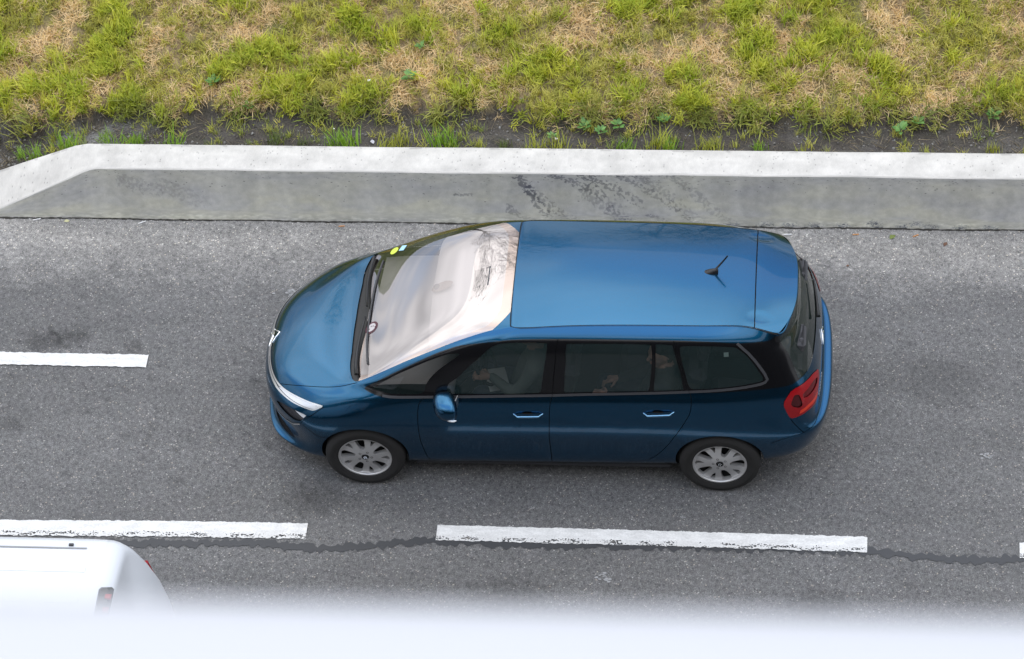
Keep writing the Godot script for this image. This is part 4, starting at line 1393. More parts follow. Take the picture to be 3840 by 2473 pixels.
func build_wheels():
	var w := make_wheel()
	var n := 0
	for x in [-1.42, 1.42]:
		for s in [1.0, -1.0]:
			var c: Node3D = w if n == 0 else w.duplicate()
			c.name = "wheel" if n == 0 else "wheel_%03d" % n
			car.add_child(c)
			c.position = Vector3(x, 0.3205, 0.782 * s)
			var roll: float = [0.2, 1.1, 0.95, 0.4][n]
			c.basis = Basis(Vector3.UP, 0.0 if s > 0.0 else PI) * Basis(Vector3.BACK, roll)
			n += 1
	# arches: dark wells and rolled lips
	for x in [-1.42, 1.42]:
		for s in [1.0, -1.0]:
			var rows := []
			var lip := []
			for k in 33:
				var a := PI * (1.12 - 1.24 * k / 32.0)
				var p := Vector2(x + cos(a) * 0.352, 0.335 + sin(a) * 0.352)
				p.y = maxf(p.y, 0.2)
				var g := side_uv(p.x, p.y, Vector2(6.0 if x < 0 else 11.4, 2.0))
				var q := S(g.x, g.y)
				var ro := Vector2(cos(a), sin(a)) * 0.012
				lip.append([(q + Vector3(ro.x, ro.y, 0.0)) * Vector3(1, 1, s), (q + Vector3(0, 0, 0.006)) * Vector3(1, 1, s), (q + Vector3(-ro.x * 0.6, -ro.y * 0.6, -0.012)) * Vector3(1, 1, s)])
				rows.append([Vector3(q.x, q.y, (q.z - 0.008) * s), Vector3(x + cos(a) * 0.37, maxf(0.335 + sin(a) * 0.37, 0.19), (q.z - 0.05) * s), Vector3(x + cos(a) * 0.37, maxf(0.335 + sin(a) * 0.37, 0.19), 0.5 * s), Vector3(x, 0.335, 0.5 * s)])
			part("arch_liner", grid_mesh(rows), M.liner, car)
	var st := bevel_box(Vector3(3.9, 0.05, 1.26), 0.02, Vector3(0.0, 0.21, 0))
	add_bevel_box(st, Vector3(2.06, 0.05, 1.6), 0.02, Vector3(0.0, 0.195, 0))
	part("underbody", done(st), M.liner, car)

# ------------------------------------------------------------------ fittings on the body
func build_car_details(f3: Callable, made: Dictionary):
	# door handles
	for h in [[8.263, 4.694, 8.603, 4.746, "front_door"], [9.69, 4.866, 10.081, 4.984, "rear_door"]]:
		for s in [1, -1]:
			var mir := Vector3(1, 1, s)
			var a := S(h[0], h[1])
			var b := S(h[2], h[3])
			var rows := []
			for k in 15:
				var t := k / 14.0
				var c := a.lerp(b, t)
				var lift: float = 0.034 * smoothstep(0.0, 0.16, t) * smoothstep(1.0, 0.84, t)
				var hgt: float = lerpf(0.006, 0.0105, smoothstep(0.0, 0.3, t) * smoothstep(1.0, 0.7, t))
				c += Vector3(0, -0.004 * sin(t * PI), 0.0)
				var row := []
				for e in 9:
					var an := TAU * e / 8.0
					row.append((c + Vector3(0, sin(an) * hgt, cos(an) * 0.011 + lift - 0.002)) * mir)
				if s > 0: row.reverse()
				rows.append(row)
			part("handle", grid_mesh(rows), M.handle, made[h[4] + str(s)])
			# recess behind the grip
			var rec := []
			var st := SurfaceTool.new()
			st.begin(Mesh.PRIMITIVE_TRIANGLES)
			var m := a.lerp(b, 0.48)
			for i in 7:
				var row := []
				for k in 25:
					var an := TAU * k / 24.0
					var rr := i / 6.0
					row.append((m + Vector3(cos(an) * 0.045 * rr, sin(an) * 0.012 * rr + 0.008, 0.0035 - 0.0 * rr)) * mir)
				rec.append(row)
			if s > 0: rec.reverse()
			grid_add(st, rec)
			part("handle_recess", done(st), M.gloss_black, made[h[4] + str(s)])
	# door mirrors
	for s in [1, -1]:
		var mir := Vector3(1, 1, s)
		var c := Vector3(-0.697, 1.022, 0.942)
		var rows := []
		for i in 17:
			var th := PI * i / 16.0
			var row := []
			for k in 25:
				var ph := TAU * k / 24.0
				var d := Vector3(sin(th) * cos(ph), cos(th), sin(th) * sin(ph))
				# blunt towards the rear (+x), rounded in front, wider than high
				var q := Vector3(signf(d.x) * pow(absf(d.x), 0.75), signf(d.y) * pow(absf(d.y), 0.8), signf(d.z) * pow(absf(d.z), 0.75))
				q.x *= 0.072 if d.x > 0.0 else 0.115
				q.y *= 0.085
				q.z *= 0.118
				# sweep: outer end further back and lower
				q.x += 0.22 * q.z
				q.y -= 0.10 * q.z
				row.append((c + q) * mir)
			if s < 0: row.reverse()
			rows.append(row)
		var mr := part("door_mirror", grid_mesh(rows), M.paint, car)
		var foot := [Vector3(-0.80, 1.0, 0.83) * mir, Vector3(-0.76, 1.0, 0.86) * mir, Vector3(-0.71, 1.01, 0.90) * mir]
		var st := SurfaceTool.new()
		st.begin(Mesh.PRIMITIVE_TRIANGLES)
		tube_add(st, foot, [0.03, 0.024, 0.026], 8)
		part("mirror_foot", done(st), M.gloss_black, mr)
		st = SurfaceTool.new()
		st.begin(Mesh.PRIMITIVE_TRIANGLES)
		var ind := []
		for k in 9:
			var t := k / 8.0
			ind.append((c + Vector3(-0.055 + 0.13 * t, -0.058 + 0.006 * t, 0.04 + 0.072 * sin(t * PI * 0.62))) * mir)
		tube_add(st, ind, [0.004, 0.008, 0.010, 0.011, 0.011, 0.011, 0.010, 0.009, 0.004], 8)
		part("indicator", done(st), M.lamp_clear, mr)
		var gl := done(bevel_box(Vector3(0.006, 0.10, 0.15), 0.002, Vector3.ZERO))
		var go := part("mirror_glass", gl, M.chrome, mr)
		go.position = (c + Vector3(0.058, -0.004, 0.0)) * mir
		go.rotation.y = -0.22 * s
	# aerial
	var st := SurfaceTool.new()
	st.begin(Mesh.PRIMITIVE_TRIANGLES)
	var rows := []
	for i in 11:
		var t := i / 10.0
		var hw: float = 0.030 * pow(sin(PI * clampf(0.08 + t * 0.80, 0.0, 1.0)), 0.8)
		var hh: float = 0.042 * smoothstep(0.0, 0.9, t) * (1.0 if t < 0.95 else 0.85) + 0.004
		var row := []
		for k in 9:
			var a := PI * k / 8.0
			row.append(Vector3(1.25 + 0.145 * t, 1.612 + sin(a) * hh, 0.015 - cos(a) * hw))
		row.reverse()
		rows.append(row)
	grid_add(st, rows)
	tri(st, rows[10][0], rows[10][4], rows[10][8])
	tri(st, rows[10][0], rows[10][2], rows[10][4])
	tri(st, rows[10][4], rows[10][6], rows[10][8])
	var ae := part("aerial", done(st), M.black, car)
	st = SurfaceTool.new()
	st.begin(Mesh.PRIMITIVE_TRIANGLES)
	tube_add(st, [Vector3(1.37, 1.645, 0.015), Vector3(1.43, 1.735, 0.015), Vector3(1.47, 1.80, 0.015)], [0.009, 0.007, 0.006], 6)
	part("mast", done(st), M.black, ae)
	# windscreen wipers lying on the cowl: two arms with blades, both hinged at the outer ends
	for s in [1.0, -1.0]:
		var wp := SurfaceTool.new()
		wp.begin(Mesh.PRIMITIVE_TRIANGLES)
		var arm := []
		var rad := []
		for k in 9:
			var t := k / 8.0
			var z: float = lerpf(0.66, 0.06, t) * s
			var u := lerpf(3.7, 0.3, t)
			var q := S(u, lerpf(7.84, 8.28, t)) * Vector3(1, 1, s)
			arm.append(Vector3(q.x + 0.006 * sin(t * 3.0), q.y + 0.022 + 0.008 * t, z))
			rad.append(lerpf(0.016, 0.009, t))
		tube_add(wp, arm, rad, 6)
		var wo := part("wiper", done(wp), M.black, car)
		var bl := []
		for k in 9:
			var t := k / 8.0
			var z: float = lerpf(0.58, -0.02, t) * s
			var q := S(absf(z) / 0.62 * 3.2, 8.33 - 0.11 * absf(z)) * Vector3(1, 1, s)
			bl.append(Vector3(q.x + 0.022, q.y + 0.025, z))
		part("blade", tube(bl, 0.008, 6), M.trim, wo)
	# rear wiper
	st = SurfaceTool.new()
	st.begin(Mesh.PRIMITIVE_TRIANGLES)
	var rw := []
	for k in 7:
		var t := k / 6.0
		var z := lerpf(0.02, -0.31, t)
		var q := S(16.0 - absf(z) / 0.26, lerpf(7.75, 8.5, t)) * Vector3(1, 1, -1.0 if z < 0 else 1.0)
		rw.append(Vector3(q.x + 0.03, q.y + 0.01, z))
	tube_add(st, rw, [0.02, 0.014, 0.011, 0.01, 0.009, 0.008, 0.006], 6)
	part("rear_wiper", done(st), M.black, car)
	# chevron badge on the nose and on the tailgate, chrome letters beside it
	for e in [[-1.0, 0.0], [1.0, 0.0]]:
		st = SurfaceTool.new()
		st.begin(Mesh.PRIMITIVE_TRIANGLES)
		for dy in [0.0, -0.045]:
			var pts := []
			for k in 5:
				var z := -0.075 + 0.0375 * k
				var y: float = (0.80 if e[0] < 0 else 0.93) + dy + 0.045 * (1.0 - absf(z) / 0.075)
				var q := S(absf(z) / 0.28 if e[0] < 0 else 16.0 - absf(z) / 0.28, 4.4 if e[0] < 0 else 5.4)
				# find the skin at that height
				var vv := 4.4 if e[0] < 0 else 5.4
				for it in 8:
					var s3 := S3(absf(z) / 0.28 if e[0] < 0 else 16.0 - absf(z) / 0.28, vv)
					vv += (y - s3[0].y) / s3[2].y * 0.8
					q = s3[0]
				pts.append(Vector3(q.x + e[0] * 0.006, y, z))
			tube_add(st, pts, [0.003, 0.005, 0.006, 0.005, 0.003], 6)
		part("badge", done(st), M.chrome, car)
	var zz := 0.30
	for wdt in [0.022, 0.022, 0.008, 0.02, 0.02, 0.02, 0.02, 0.02]:
		var vv := 4.5
		var q := Vector3.ZERO
		for it in 8:
			var s3 := S3(16.0 - zz / 0.28, vv)
			vv += (0.775 - s3[0].y) / s3[2].y * 0.8
			q = s3[0]
		part("badge_letter", done(bevel_box(Vector3(0.004, 0.026, wdt), 0.0015, q + Vector3(0.003, 0, 0))), M.chrome, car)
		zz += 0.032
	# stickers on the glass
	var green := mat(lin(0.55, 0.68, 0.08), 0.5)
	var pale_blue := mat(lin(0.36, 0.60, 0.74), 0.5)
	var dark_red := mat(lin(0.07, 0.02, 0.03), 0.5)
	var pale := mat(lin(0.45, 0.42, 0.42), 0.5)
	var disc := func(u: float, v: float, r: float, m: Material, side: float, lift: float, square: bool, parent: Node):
		var q: Array = S3(u, v)
		var a: Vector3 = (q[1] as Vector3).normalized()
		var nrm: Vector3 = (q[1] as Vector3).cross(q[2]).normalized()
		var b := nrm.cross(a).normalized()
		var mir := Vector3(1, 1, side)
		var sd := SurfaceTool.new()
		sd.begin(Mesh.PRIMITIVE_TRIANGLES)
		var n := 4 if square else 28
		for k in n:
			var a0 := TAU * (k + 0.5) / n
			var a1 := TAU * (k + 1.5) / n
			var p0: Vector3 = q[0] + nrm * lift + (a * cos(a0) + b * sin(a0)) * r
			var p1: Vector3 = q[0] + nrm * lift + (a * cos(a1) + b * sin(a1)) * r
			tri(sd, (q[0] + nrm * (lift + 0.001)) * mir, p0 * mir, p1 * mir)
		return part("sticker", done(sd), m, parent)
	var wsn: Node = made["windscreen0"]
	disc.call(3.317, 8.616, 0.040, green, -1.0, 0.004, false, wsn)
	disc.call(3.176, 8.89, 0.042, pale_blue, -1.0, 0.004, true, wsn)
	disc.call(0.697, 8.503, 0.062, dark_red, 1.0, 0.004, false, wsn)
	disc.call(0.697, 8.503, 0.042, pale, 1.0, 0.0065, false, wsn)
	for k in 5:
		disc.call(0.697 + 0.05 * sin(k * 2.0), 8.503 + 0.16 * (k - 2) / 2.0 * 0.7, 0.007, dark_red, 1.0, 0.009, true, wsn)
	# small label in the rear side window
	disc.call(11.15, 10.1, 0.026, mat(lin(0.42, 0.55, 0.50), 0.6), 1.0, -0.012, true, car)

# ------------------------------------------------------------------ cabin
func build_cabin():
	# floor, dashboard, seats, steering wheel, screen mirror
	part("cabin_floor", done(bevel_box(Vector3(3.0, 0.05, 1.5), 0.02, Vector3(0.35, 0.36, 0))), M.liner, car)
	var st := SurfaceTool.new()
	st.begin(Mesh.PRIMITIVE_TRIANGLES)
	var rows := []
	for k in 17:
		var z := -0.72 + 0.09 * k
		var c := 1.0 - 0.3 * absf(z)
		rows.append([Vector3(-1.40 + 0.06 * absf(z), 1.0, z), Vector3(-1.2, 1.02, z), Vector3(-0.98, 1.045 - 0.02 * absf(z), z), Vector3(-0.80, 1.03, z), Vector3(-0.70, 0.98, z), Vector3(-0.68, 0.86, z), Vector3(-0.78, 0.66, z), Vector3(-0.9, 0.40, z)])
	rows.reverse()
	grid_add(st, rows)
	part("dashboard", done(st), M.dash, car)
	part("centre_console", done(bevel_box(Vector3(0.9, 0.24, 0.26), 0.04, Vector3(-0.35, 0.52, 0))), M.seat, car)
	# seats: cushion, back, head restraint
	for s in [[-0.02, 0.40], [-0.02, -0.40], [0.98, 0.46], [0.98, 0.0], [0.98, -0.46], [1.72, 0.36], [1.72, -0.36]]:
		var sx: float = s[0]
		var h := 0.50 if sx < 1.5 else 0.50
		var seat := SurfaceTool.new()
		seat.begin(Mesh.PRIMITIVE_TRIANGLES)
		var w := 0.50 if sx < 0.5 else (0.42 if sx < 1.5 else 0.44)
		add_bevel_box(seat, Vector3(0.50, 0.16, w), 0.05, Vector3(sx - 0.14, h, s[1]), Basis(Vector3.BACK, -0.12))
		var seat_node := part("seat", done(seat), M.seat, car)
		var back := SurfaceTool.new()
		back.begin(Mesh.PRIMITIVE_TRIANGLES)
		add_bevel_box(back, Vector3(0.15, 0.62, w), 0.06, Vector3(sx + 0.20, h + 0.34, s[1]), Basis(Vector3.BACK, -0.28))
		part("backrest", done(back), M.seat, seat_node)
		var hr := SurfaceTool.new()
		hr.begin(Mesh.PRIMITIVE_TRIANGLES)
		add_bevel_box(hr, Vector3(0.09, 0.17, 0.24), 0.04, Vector3(sx + 0.315, h + 0.74, s[1]), Basis(Vector3.BACK, -0.22))
		part("head_restraint", done(hr), M.seat, seat_node)
	# steering wheel
	st = SurfaceTool.new()
	st.begin(Mesh.PRIMITIVE_TRIANGLES)
	var b := Basis(Vector3.BACK, 0.48)
	var ring := []
	var rr := []
	for k in 33:
		var a := TAU * k / 32.0
		ring.append(Vector3(-0.46, 0.93, 0.38) + b * Vector3(0, sin(a) * 0.185, cos(a) * 0.185))
		rr.append(0.015)
	tube_add(st, ring, rr, 8, false)
	add_bevel_box(st, Vector3(0.05, 0.11, 0.13), 0.02, Vector3(-0.47, 0.925, 0.38), b)
	tube_add(st, [Vector3(-0.46, 0.93, 0.38) + b * Vector3(0, 0, -0.18), Vector3(-0.46, 0.93, 0.38) + b * Vector3(0, 0, 0.18)], [0.016, 0.016], 6)
	tube_add(st, [Vector3(-0.48, 0.92, 0.38), Vector3(-0.74, 0.80, 0.38)], [0.035, 0.045], 8)
	part("steering_wheel", done(st), M.black, car)
	# interior mirror under the windscreen header, sensor pod, visors
	var im := done(bevel_box(Vector3(0.016, 0.15, 0.22), 0.007, Vector3.ZERO))
	var imo := part("interior_mirror", im, mat(lin(0.02, 0.025, 0.032), 0.4), car)
	imo.position = Vector3(-0.47, 1.528, 0.03)
	imo.rotation = Vector3(0, 0.0, -1.15)
	var pod := SurfaceTool.new()
	pod.begin(Mesh.PRIMITIVE_TRIANGLES)
	var prow := []
	for i in 9:
		var row := []
		for k in 17:
			var a := TAU * k / 16.0
			var th := PI * i / 8.0
			row.append(Vector3(-0.80, 1.402, 0.0) + Basis(Vector3.BACK, 0.46) * Vector3(cos(a) * sin(th) * 0.10, cos(th) * 0.012, sin(a) * sin(th) * 0.05))
		prow.append(row)
	grid_add(pod, prow)
	var po := part("sensor_pod", done(pod), mat(lin(0.20, 0.14, 0.10), 0.7), car)
	part("lens", tube([Vector3(-0.842, 1.39, 0.0), Vector3(-0.848, 1.403, 0.0)], 0.026, 14), M.lamp_dark, po)
	# bulkhead and parcel shelf
	part("load_cover", done(bevel_box(Vector3(0.30, 0.02, 1.1), 0.008, Vector3(1.95, 0.95, 0))), M.liner, car)
	part("firewall", done(bevel_box(Vector3(0.04, 0.62, 1.36), 0.01, Vector3(-1.12, 0.66, 0))), M.liner, car)

# ------------------------------------------------------------------ people: smooth joined limbs meshed as one surface
func smin(a: float, b: float, k: float) -> float:
	var h := clampf(0.5 + 0.5 * (b - a) / k, 0.0, 1.0)
	return lerpf(b, a, h) - k * h * (1.0 - h)

# bones: [a, b, ra, rb, colour]
func flesh(bones: Array, cell: float, k: float, out: Dictionary):
	var lo := Vector3.INF
	var hi := -Vector3.INF
	for b in bones:
		var r: float = maxf(b[2], b[3]) + 2.0 * cell
		for p in [b[0], b[1]]:
			lo = lo.min(p - Vector3.ONE * r)
			hi = hi.max(p + Vector3.ONE * r)
	var n := Vector3i(((hi - lo) / cell).ceil()) + Vector3i.ONE * 2
	var F := PackedFloat32Array()
	F.resize(n.x * n.y * n.z)
	F.fill(1.0)
	for b in bones:
		var a: Vector3 = b[0]
		var ab: Vector3 = b[1] - a
		var l2 := maxf(ab.length_squared(), 1e-8)
		var rr: float = maxf(b[2], b[3]) + k + 2.0 * cell
		var b0 := Vector3i(((a.min(b[1]) - Vector3.ONE * rr - lo) / cell).floor()).clamp(Vector3i.ZERO, n - Vector3i.ONE)
		var b1 := Vector3i(((a.max(b[1]) + Vector3.ONE * rr - lo) / cell).ceil()).clamp(Vector3i.ZERO, n - Vector3i.ONE)
		for z in range(b0.z, b1.z + 1):
			for y in range(b0.y, b1.y + 1):
				var row := (z * n.y + y) * n.x
				for x in range(b0.x, b1.x + 1):
					var p := lo + Vector3(x, y, z) * cell
					var t := clampf((p - a).dot(ab) / l2, 0.0, 1.0)
					var d := (p - a - ab * t).length() - lerpf(b[2], b[3], t)
					F[row + x] = smin(F[row + x], d, k)
	var id := PackedInt32Array()
	id.resize(F.size())
	id.fill(-1)
	var sx := 1
	var sy := n.x
	var sz := n.x * n.y
	var corner := [0, sx, sy, sx + sy, sz, sx + sz, sy + sz, sx + sy + sz]
	var offs := [Vector3(0, 0, 0), Vector3(1, 0, 0), Vector3(0, 1, 0), Vector3(1, 1, 0), Vector3(0, 0, 1), Vector3(1, 0, 1), Vector3(0, 1, 1), Vector3(1, 1, 1)]
	var edges := [[0, 1], [2, 3], [4, 5], [6, 7], [0, 2], [1, 3], [4, 6], [5, 7], [0, 4], [1, 5], [2, 6], [3, 7]]
	for z in n.z - 1:
		for y in n.y - 1:
			for x in n.x - 1:
				var q := (z * n.y + y) * n.x + x
				var mask := 0
				for e in 8:
					if F[q + corner[e]] < 0.0: mask |= 1 << e
				if mask == 0 or mask == 255: continue
				var s := Vector3.ZERO
				var c := 0
				for e in edges:
					var fa := F[q + corner[e[0]]]
					var fb := F[q + corner[e[1]]]
					if (fa < 0.0) != (fb < 0.0):
						s += (offs[e[0]] as Vector3).lerp(offs[e[1]], fa / (fa - fb))
						c += 1
				var p := lo + (Vector3(x, y, z) + s / c) * cell
				id[q] = out.v.size()
				out.v.append(p)
				var g := Vector3(F[q + corner[1]] - F[q], F[q + corner[2]] - F[q], F[q + corner[4]] - F[q]) + Vector3(F[q + corner[7]] - F[q + corner[6]], F[q + corner[7]] - F[q + corner[5]], F[q + corner[7]] - F[q + corner[3]])
				out.n.append(g.normalized())
				var best := 9.0
				var col := Color.WHITE
				for b in bones:
					var ab: Vector3 = b[1] - b[0]
					var t := clampf((p - b[0]).dot(ab) / maxf(ab.length_squared(), 1e-8), 0.0, 1.0)
					var d: float = (p - b[0] - ab * t).length() - lerpf(b[2], b[3], t)
					if d < best:
						best = d
						col = b[4]
				out.c.append(col)
	for z in range(1, n.z - 1):
		for y in range(1, n.y - 1):
			for x in range(1, n.x - 1):
				var q := (z * n.y + y) * n.x + x
				var in0 := F[q] < 0.0
				for ax in 3:
					var st: int = [sx, sy, sz][ax]
					if (F[q + st] < 0.0) == in0: continue
					var o1: int = [sy, sz, sx][ax]
					var o2: int = [sz, sx, sy][ax]
					var a := id[q - o1 - o2]
					var b := id[q - o2]
					var c := id[q]
					var d := id[q - o1]
					if a < 0 or b < 0 or c < 0 or d < 0: continue
					if in0: out.i.append_array([a, c, b, a, d, c])
					else: out.i.append_array([a, b, c, a, c, d])

func head_bones(c: Vector3, turn: float, skin: Color, mouth: Color, eye: Color) -> Array:
	# c: middle of the head; the face looks along -x turned about y
	var B := Basis(Vector3.UP, turn)
	var at := func(x: float, y: float, z: float) -> Vector3: return c + B * Vector3(x, y, z)
	return [
		[at.call(0.03, 0.035, 0), at.call(-0.025, 0.045, 0), 0.078, 0.072, skin],
		[at.call(-0.02, -0.02, 0), at.call(-0.03, -0.075, 0), 0.066, 0.042, skin],
		[at.call(-0.045, -0.085, 0), at.call(-0.05, -0.09, 0), 0.026, 0.022, skin],
		[at.call(-0.088, 0.012, 0), at.call(-0.106, -0.022, 0), 0.010, 0.014, skin],
		[at.call(-0.082, 0.03, 0.03), at.call(-0.082, 0.03, -0.03), 0.012, 0.012, skin],
		[at.call(-0.084, 0.008, 0.031), at.call(-0.085, 0.008, 0.033), 0.0105, 0.0105, eye],
		[at.call(-0.084, 0.008, -0.031), at.call(-0.085, 0.008, -0.033), 0.0105, 0.0105, eye],
		[at.call(-0.086, -0.053, 0.016), at.call(-0.086, -0.053, -0.016), 0.009, 0.009, mouth],
		[at.call(0.012, 0.015, 0.076), at.call(0.02, -0.02, 0.076), 0.014, 0.010, skin],
		[at.call(0.012, 0.015, -0.076), at.call(0.02, -0.02, -0.076), 0.014, 0.010, skin],
		[at.call(0.02, -0.06, 0), at.call(0.035, -0.16, 0), 0.05, 0.055, skin]]

func hand_bones(w: Vector3, d: Vector3, up: Vector3, skin: Color, sgn: float) -> Array:
	# wrist, pointing direction, back-of-hand direction
	d = d.normalized()
	var s := d.cross(up).normalized() * sgn
	up = s.cross(d).normalized() * sgn
	var o := [[w, w + d * 0.07 + s * 0.018, 0.024, 0.022, skin], [w, w + d * 0.07 - s * 0.018, 0.024, 0.022, skin]]
	var len_ := [0.072, 0.082, 0.076, 0.06]
	for k in 4:
		var r := w + d * 0.088 + s * (0.031 - 0.0207 * k)
		var m: Vector3 = r + d * (len_[k] * 0.45) - up * 0.012
		var e: Vector3 = m + (d * 0.35 - up).normalized() * (len_[k] * 0.5)
		o.append([r - d * 0.02, m, 0.0095, 0.0088, skin])
		o.append([m, e, 0.0088, 0.0075, skin])
	var tb := w + d * 0.03 + s * 0.032
	var tm := tb + (d * 0.5 + s * 0.8 - up * 0.3).normalized() * 0.035
	o.append([tb, tm, 0.013, 0.010, skin])
	o.append([tm, tm + (d * 0.8 + s * 0.1 - up * 0.7).normalized() * 0.032, 0.010, 0.008, skin])
	return o

func person(label: String, hip: Vector3, chest: Vector3, sh: Vector3, hw: float, head: Vector3, turn: float, arms: Array, legs: Array, top: Color, low: Color, skin: Color, hair_m: Material):
	var t := thing("person", hip, label, "person")
	var out := {"v": PackedVector3Array(), "n": PackedVector3Array(), "c": PackedColorArray(), "i": PackedInt32Array()}
	var b := []
	b.append([hip + Vector3(0, 0, 0.09), hip + Vector3(0, 0, -0.09), 0.115, 0.115, low])
	b.append([hip, hip.lerp(chest, 0.5), 0.135, 0.14, top])
	b.append([chest + Vector3(0, 0, 0.07), chest + Vector3(0, 0, -0.07), 0.125, 0.125, top])
	b.append([hip.lerp(chest, 0.5), chest, 0.14, 0.13, top])
	b.append([sh + Vector3(0, 0, hw * 0.8), sh + Vector3(0, 0, -hw * 0.8), 0.072, 0.072, top])
	b.append([chest, sh, 0.125, 0.08, top])
	b.append([sh, head + Vector3(0.03, -0.1, 0), 0.06, 0.052, skin])
	for a in arms:
		b.append([a[0], a[1], 0.066, 0.05, top])
		b.append([a[1], a[2], 0.05, 0.036, top])
	for l in legs:
		b.append([l[0], l[1], 0.095, 0.066, low])
		b.append([l[1], l[2], 0.064, 0.045, low])
		b.append([l[2] + Vector3(0.03, -0.05, 0), l[2] + Vector3(-0.16, -0.06, 0), 0.045, 0.035, Color(0.02, 0.02, 0.02)])
	flesh(b, 0.018, 0.045, out)
	flesh(head_bones(head, turn, skin, Color(skin.r * 0.75, skin.g * 0.5, skin.b * 0.5), Color(0.04, 0.03, 0.025)), 0.0055, 0.016, out)
	for a in arms:
		flesh(hand_bones(a[2] + (a[3] as Vector3).normalized() * 0.015, a[3], a[4], skin, a[5]), 0.0055, 0.007, out)
	var m := mat(Color.WHITE, 0.85)
	m.vertex_color_use_as_albedo = true
	var idx := PackedInt32Array(out.i)
	part("body", commit(out.v, out.n, PackedVector2Array(), out.c, idx), m, t, -hip)
	# hair cap
	var ho := {"v": PackedVector3Array(), "n": PackedVector3Array(), "c": PackedColorArray(), "i": PackedInt32Array()}
	var B := Basis(Vector3.UP, turn)
	flesh([[head + B * Vector3(0.038, 0.05, 0), head + B * Vector3(-0.012, 0.068, 0), 0.08, 0.069, Color.BLACK], [head + B * Vector3(0.05, 0.03, 0), head + B * Vector3(0.05, -0.05, 0), 0.07, 0.05, Color.BLACK]], 0.008, 0.02, ho)
	part("hair", commit(ho.v, ho.n, PackedVector2Array(), PackedColorArray(), ho.i), hair_m, t, -hip)

func build_people():
	var skin := Color(0.36, 0.22, 0.16)
	# driver, hands on the wheel
	var hip := Vector3(-0.13, 0.66, 0.40)
	person("person in a grey-green jumper driving with both hands on the steering wheel", hip, Vector3(-0.05, 0.92, 0.40), Vector3(-0.03, 1.10, 0.40), 0.21, Vector3(-0.07, 1.30, 0.40), 0.05,
		[[Vector3(-0.04, 1.08, 0.60), Vector3(-0.20, 0.86, 0.66), Vector3(-0.38, 0.965, 0.57), Vector3(-1, 0.15, -0.05), Vector3(0.2, 1, 0.3), 1.0],
		[Vector3(-0.04, 1.08, 0.20), Vector3(-0.20, 0.85, 0.12), Vector3(-0.38, 0.965, 0.19), Vector3(-1, 0.15, 0.05), Vector3(0.2, 1, -0.3), -1.0]],
		[[Vector3(-0.15, 0.645, 0.50), Vector3(-0.48, 0.72, 0.53), Vector3(-0.68, 0.50, 0.50)], [Vector3(-0.15, 0.645, 0.30), Vector3(-0.48, 0.72, 0.28), Vector3(-0.68, 0.50, 0.30)]],
		Color(0.12, 0.145, 0.125), Color(0.05, 0.065, 0.09), skin, M.hair)
	hip = Vector3(0.90, 0.655, 0.46)
	person("dark-clothed person sitting by the rear side window of the blue car", hip, Vector3(0.985, 0.86, 0.46), Vector3(0.995, 0.985, 0.46), 0.19, Vector3(0.955, 1.15, 0.47), 0.35,
		[[Vector3(0.98, 0.97, 0.63), Vector3(0.78, 0.76, 0.66), Vector3(0.55, 0.76, 0.56), Vector3(-1, 0.05, -0.2), Vector3(0.1, 1, 0.3), 1.0],
		[Vector3(0.98, 0.97, 0.29), Vector3(0.80, 0.75, 0.27), Vector3(0.62, 0.77, 0.37), Vector3(-1, 0.0, 0.2), Vector3(0.1, 1, -0.3), -1.0]],
		[[Vector3(0.88, 0.645, 0.55), Vector3(0.50, 0.70, 0.56), Vector3(0.44, 0.47, 0.55)], [Vector3(0.88, 0.645, 0.37), Vector3(0.50, 0.70, 0.36), Vector3(0.44, 0.47, 0.37)]],
		Color(0.05, 0.06, 0.065), Color(0.03, 0.04, 0.055), Color(0.52, 0.33, 0.25), M.hair)
	var pp := done(bevel_box(Vector3(0.17, 0.004, 0.22), 0.001))
	var po := part("paper_sheet", pp, M.paper, self, Vector3(-0.36, 0.80, 0.44))
	po.rotation = Vector3(0.15, 0.3, -0.12)
	tag(po, "white sheet of paper on the driver's lap under the steering wheel", "paper")

# ------------------------------------------------------------------ white van
func van_lean(y: float) -> float:
	return 0.25 * (1.0 - exp(-maxf(1.89 - y, 0.0) / 0.42))

